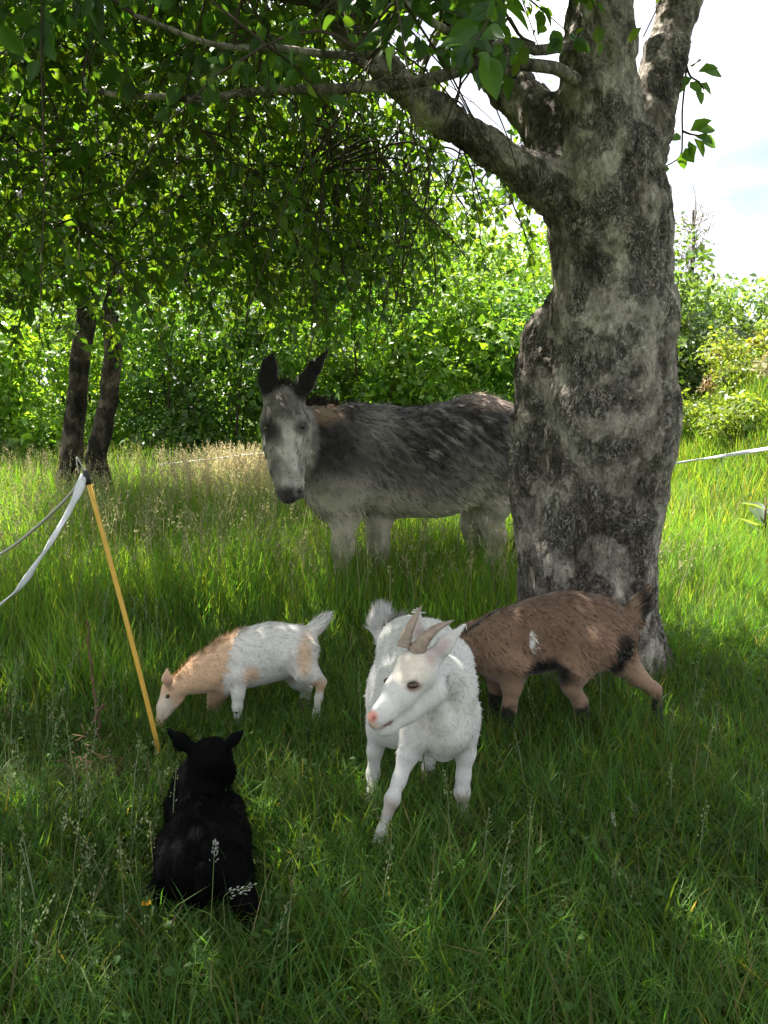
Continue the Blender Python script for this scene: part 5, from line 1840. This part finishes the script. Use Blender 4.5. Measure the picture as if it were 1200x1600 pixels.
def grass():
    # cropped lawn-like grass in the shade
    x, y = scatter(86000, 1.0, 5.6, 0.9, 1.1)
    m = not_under(x, y)
    x, y = x[m], y[m]
    n = len(x)
    p = np.stack([x, y, np.zeros(n)], 1)
    g = fbm(p, 2.2, 3, 5)
    H = (0.075 + 0.16 * g ** 1.3) * rng.uniform(0.6, 1.5, n)
    # taller tussocks at the left and lower right
    H *= 1 + 0.5 * sstep(-0.5, -1.0, x) * (y < 2.4) + 0.35 * sstep(0.3, .8, x) * (y < 2.9)
    # cropped a little around the legs of the animals
    W = rng.uniform(0.0028, 0.0062, n)
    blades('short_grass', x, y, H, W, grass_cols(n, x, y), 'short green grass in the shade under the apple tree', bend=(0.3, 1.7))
    x, y = scatter(17000, 0.95, 2.4, 0.8, 1.0)
    m = not_under(x, y)
    x, y = x[m], y[m]
    n = len(x)
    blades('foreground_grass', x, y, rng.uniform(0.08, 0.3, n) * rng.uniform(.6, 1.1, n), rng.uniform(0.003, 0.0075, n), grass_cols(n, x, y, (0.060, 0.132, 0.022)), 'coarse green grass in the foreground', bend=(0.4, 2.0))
    # tufts left standing around the grazing kid's muzzle and feet
    tx, ty = [], []
    for (px, py, D, k, r) in ((252, 1132, 2.86, 420, .07), (300, 1130, 2.92, 200, .08), (372, 1146, 2.92, 200, .06), (492, 1144, 2.92, 220, .06), (800, 1160, 2.86, 160, .08), (905, 1160, 2.85, 160, .08), (1035, 1160, 2.86, 200, .08)):
        c0 = P(px, py, D)
        tx.append(rng.normal(c0[0], r, k)); ty.append(rng.normal(c0[1], r * .6, k))
    x, y = np.concatenate(tx), np.concatenate(ty)
    n = len(x)
    blades('grass_tufts', x, y, rng.uniform(0.08, 0.2, n), rng.uniform(0.003, 0.006, n), grass_cols(n, x, y), 'longer grass tufts around the muzzle and feet of the grazing goats', bend=(0.3, 1.5))
    # tall meadow grass around the donkey and on the left
    x, y = scatter(115000, 3.2, 10.6, 1.2, 1.2)
    edge = 4.25 - 0.8 * sstep(-0.6, -1.6, x) + (fbm(np.stack([x, y, 0 * x], 1), 1.5, 2, 71) - .5) * 1.2
    k = sstep(-1.0, 0.9, y - edge)
    right = sstep(1.2, 1.9, x - 0.05 * (y - 4))
    keep = (rng.random(len(x)) < 0.05 + 0.95 * k) & not_under(x, y)
    x, y, k, right = x[keep], y[keep], k[keep], right[keep]
    n = len(x)
    p = np.stack([x, y, np.zeros(n)], 1)
    don = sstep(-0.75, -0.35, x) * (1 - sstep(5.0, 6.0, y))
    H = (0.10 + 0.34 * k * (1 - 0.55 * right) * (1 - 0.12 * don)) * rng.uniform(0.55, 1.25, n) * (0.75 + .5 * fbm(p, 1.4, 2, 9)) * (1 + 0.9 * sstep(8.3, 10.2, y) * fbm(p, 1.1, 2, 19))
    W = rng.uniform(0.0035, 0.0075, n) * (0.7 + 0.07 * y)
    for m, nm, lab, sg in ((y < 6.3, 'meadow_grass', 'tall meadow grass around the legs of the donkey', 3), (y >= 6.3, 'hedge_foot_grass', 'tall meadow grass between the donkey and the hedge', 2)):
        k_ = int(m.sum())
        blades(nm, x[m], y[m], H[m], W[m], grass_cols(k_, x[m], y[m], (0.098, 0.20, 0.032), 0.05), lab, bend=(0.1, 0.9), segs=sg)  # base lightened to strengthen the sunlight on the meadow
    # sunny bank on the right
    u = rng.random(34000)
    y = 7.0 + 7.5 * u
    x = rng.uniform(1.8, 9.0, len(y))
    m = x < 0.6 * y + 1.2
    x, y = x[m], y[m]
    n = len(x)
    blades('bank_grass', x, y, rng.uniform(0.12, 0.42, n), rng.uniform(0.008, 0.016, n), grass_cols(n, x, y, (0.125, 0.205, 0.042), 0.08), 'rough sunny grass on the bank to the right', bend=(0.1, 0.9))  # lighter base adds painted sunlight to the bank
    # far ground beyond
    u = rng.random(16000)
    y = 14 + 16 * u
    x = rng.uniform(-3, 18, len(y))
    n = len(x)
    blades('far_grass', x, y, rng.uniform(0.2, 0.5, n), rng.uniform(0.02, 0.04, n), grass_cols(n, x, y, (0.08, 0.12, 0.03), 0.1), 'rough grass beyond the bank', bend=(0.1, 0.9), segs=2)
    # dead thatch lying in patches, and small broad leaves among the blades
    x, y = scatter(26000, 1.0, 4.6, 0.6, 1.1)
    pp = np.stack([x, y, 0 * x], 1)
    bare = P(1105, 1125, 3.0)  # brown patch here also stands in for shade at the trunk foot
    m = ((fbm(pp, 2.3, 3, 131) > 0.60) | (((x - bare[0]) / .28) ** 2 + ((y - bare[1]) / .22) ** 2 < 1)) & not_under(x, y)
    x, y = x[m], y[m]
    n = len(x)
    blades('thatch', x, y, rng.uniform(0.06, 0.14, n), rng.uniform(0.003, 0.006, n), np.array([0.13, 0.09, 0.05]) * rng.uniform(.5, 1.3, (n, 1)), 'dead brown thatch showing between the short grass', bend=(1.6, 2.6), mat=M['straw'])
    x, y = scatter(9000, 1.1, 4.4, 0.6, 1.0)
    pp = np.stack([x, y, 0 * x], 1)
    m = (fbm(pp, 1.9, 2, 171) > 0.55) & not_under(x, y)
    x, y = x[m], y[m]
    n = len(x)
    bs = np.stack([x, y, zg(x, y) + rng.uniform(.02, .10, n)], 1)
    sz = rng.uniform(.014, .034, n)
    V, lo, st, to, cc = leaf_quads(bs, unit(rng.normal(size=(n, 3)) * [1, 1, .3]), unit(rng.normal(size=(n, 3)) * .4 + [0, 0, 1]), sz, sz * .75, np.array([0.07, 0.14, 0.04]) * rng.uniform(.6, 1.3, (n, 1)))
    tag(mesh_np('clover', V, lo, st, to, mat=M['grass'], cols=cc), 'small round leaved plants among the short grass', 'ground cover', kind='stuff')
    # seed heads
    x, y = scatter(3400, 4.3, 10.6, 0.8, 1.0)
    m = (x < 1.9) & not_under(x, y)
    x, y = x[m], y[m]
    n = len(x)
    tall = np.where((x < -0.6), 1.0, 0.82)
    seed_stalks('seeding_grass', x, y, rng.uniform(0.42, 0.72, n) * tall, np.array([0.36, 0.34, 0.19]) * rng.uniform(0.6, 1.2, (n, 1)), 'pale seeding grass stalks rising over the meadow', 16, 0.018, width=.0025, spread=.03)
    # a dense pale patch left of the donkey's muzzle, its straw lightened to look sunlit
    x = rng.normal(-1.45, 0.45, 1100)
    y = rng.uniform(7.4, 9.4, 1100)
    seed_stalks('pale_grass', x, y, rng.uniform(0.38, 0.72, 1100), np.array([0.55, 0.47, 0.30]) * rng.uniform(0.7, 1.2, (1100, 1)), 'pale dry seeding grass left of the donkey, lightened to look sunlit', 18, 0.02, width=.003, spread=.03)
    x = np.concatenate([rng.uniform(-1.3, -0.55, 90), rng.uniform(-0.3, 1.5, 45), rng.uniform(-2.4, -1.0, 150)])
    y = np.concatenate([rng.uniform(1.45, 2.3, 90), rng.uniform(1.5, 3.2, 45), rng.uniform(2.4, 4.4, 150)])
    m = not_under(x, y)
    x, y = x[m], y[m]
    n = len(x)
    seed_stalks('seeding_grass', x, y, rng.uniform(0.18, 0.42, n), np.array([0.20, 0.24, 0.13]) * rng.uniform(0.7, 1.3, (n, 1)), 'small green seed heads scattered through the near grass', 22, 0.0085, width=.0016, spread=.014, hl=.35)


grass()


# ---------------------------------------------------------------- small things in the grass
def small_things():
    # single conspicuous seed stalks
    S = [((352, 1398), (345, 1510), 1.70, (0.55, 0.55, 0.48), 'pale drooping seed head crossing the rump of the black kid goat', 0.05, (70, -20)),
         ((334, 1345), (322, 1470), 1.70, (0.42, 0.42, 0.40), 'thin upright seed stalk in front of the black kid goat', 0.028, (4, -40)),
         ((958, 1292), (962, 1420), 2.02, (0.42, 0.44, 0.34), 'pale seed head standing alone in the grass at the lower right', 0.014, (0, -30)),
         ((960, 1376), (962, 1470), 1.86, (0.26, 0.34, 0.20), 'green seed head just below the pale one at the lower right', 0.012, (0, -30)),
         ((97, 1300), (88, 1440), 1.85, (0.32, 0.36, 0.22), 'pale green seed head at the left below the brown dead weeds', 0.014, (8, -30))]
    for (tip, foot, D, col, lab, sp, dr) in S:
        b = P(*foot, D)
        b[2] = 0
        t = P(*tip, D)
        root = empty('seed_stalk', (b[0], b[1], 0))
        tag(root, lab, 'grass stalk', 'single seed stalks in the near grass')
        e = P(tip[0] + dr[0] * .6, tip[1] + dr[1] * .6, D)
        stem = catmull([b, (b + t) / 2 + np.array([.004, 0, .02]), t, e], 6)
        tube('stem', stem, np.linspace(0.0014, 0.0007, len(stem)), M['grass_stem'], 5, root)
        V, F = [], []
        ax0 = unit(e - t)
        for k in range(30):
            f = rng.random()
            c = t + (e - t) * f * 1.1
            r = unit(rng.normal(size=3))
            c = c + r * sp * 0.25 * (1 - .6 * f)
            ax = unit(ax0 + r * .5)
            s = unit(np.cross(ax, rng.normal(size=3)))
            nn = np.cross(ax, s)
            L = 0.010 * rng.uniform(.7, 1.2)
            i = len(V)
            V += [c, c + ax * L * .5 + s * L * .2, c + ax * L * .5 + nn * L * .2, c + ax * L * .5 - s * L * .2, c + ax * L]
            F += [(i, i + 1, i + 2), (i, i + 2, i + 3), (i, i + 3, i + 1), (i + 4, i + 2, i + 1), (i + 4, i + 3, i + 2), (i + 4, i + 1, i + 3)]
        o = mesh_mixed('seed_head', np.array(V), F, mat=M['straw'], cols=np.tile(col, (len(V), 1)))
        adopt(root, o)
    # dry stick standing in the grass
    pts = catmull([P(152, 1150, 2.82), P(150, 1100, 2.83), P(143, 1060, 2.85), P(138, 1010, 2.86), P(137, 968, 2.87)], 6)
    pts = pts + (np.stack([fbm(pts, 20, 2, 1), fbm(pts, 20, 2, 2), np.full(len(pts), .5)], 1) - .5) * .03
    root = empty('stick', tuple(pts[0]))
    tag(root, 'dry brown dock stalk standing in the grass left of the yellow post', 'stick')
    tube('stalk', pts, np.linspace(.006, .003, len(pts)) * (1 + .4 * np.sin(np.arange(len(pts)) * 1.7)), M['dead'], 6, root)
    tube('side_shoot', catmull([P(146, 1130, 2.8), P(152, 1115, 2.79), P(163, 1100, 2.78)], 5), .006, M['dead'], 6, root)
    # heap of withered weed
    for (px, py, D, nb, r, lab) in ((140, 1225, 2.5, 130, .05, 'clump of withered brown weed in the grass left of the black kid goat'),
                                    (178, 1208, 2.55, 40, .03, 'small twiggy brown scrap beside the withered clump')):
        p = P(px, py, D)
        p[2] = 0
        V, F, off = [], [], 0
        for i in range(nb):
            c = p + np.array([rng.normal() * r, rng.normal() * r, abs(rng.normal()) * r + .04])
            d = unit(rng.normal(size=3)) * rng.uniform(.01, .035)
            vv, pp = tube_arrays([c - d, c + rng.normal(0, .004, 3), c + d], [.0018, .0024, .001], 4)
            V.append(vv); F += [tuple(k + off for k in q) for q in pp]; off += len(vv)
        root = empty('withered_weed', tuple(p))
        tag(root, lab, 'weed')
        o = mesh_mixed('stalks', np.concatenate(V), F, mat=M['dead'])
        o['kind'] = 'stuff'
        adopt(root, o)
    # yellow flower beside the lying kid
    p = P(229, 1412, 1.80)
    root = empty('flower', (p[0], p[1], 0))
    tag(root, 'small orange yellow flower beside the left haunch of the black kid goat', 'flower')
    tube('stem', [(p[0], p[1], -.01), (p[0] + .004, p[1], p[2] * .5), tuple(p)], .0016, M['grass_stem'], 5, root)
    for k in range(7):
        a = k * 0.9
        d = np.array([math.cos(a), math.sin(a) * .8 - .3, .35])
        V, lo, st, to, cc = leaf_quads(np.array([p]), np.array([d]), np.array([[0, -.4, 1.]]), np.array([.014]), np.array([.010]), np.array([[.7, .35, .02]]))
        adopt(root, mesh_np('petal', V, lo, st, to, mat=M['petal'], cols=cc))


M['grass_stem'] = mat_plain('grass_stem', (0.10, 0.14, 0.05), 0.6, 0.2, 0.2)
small_things()
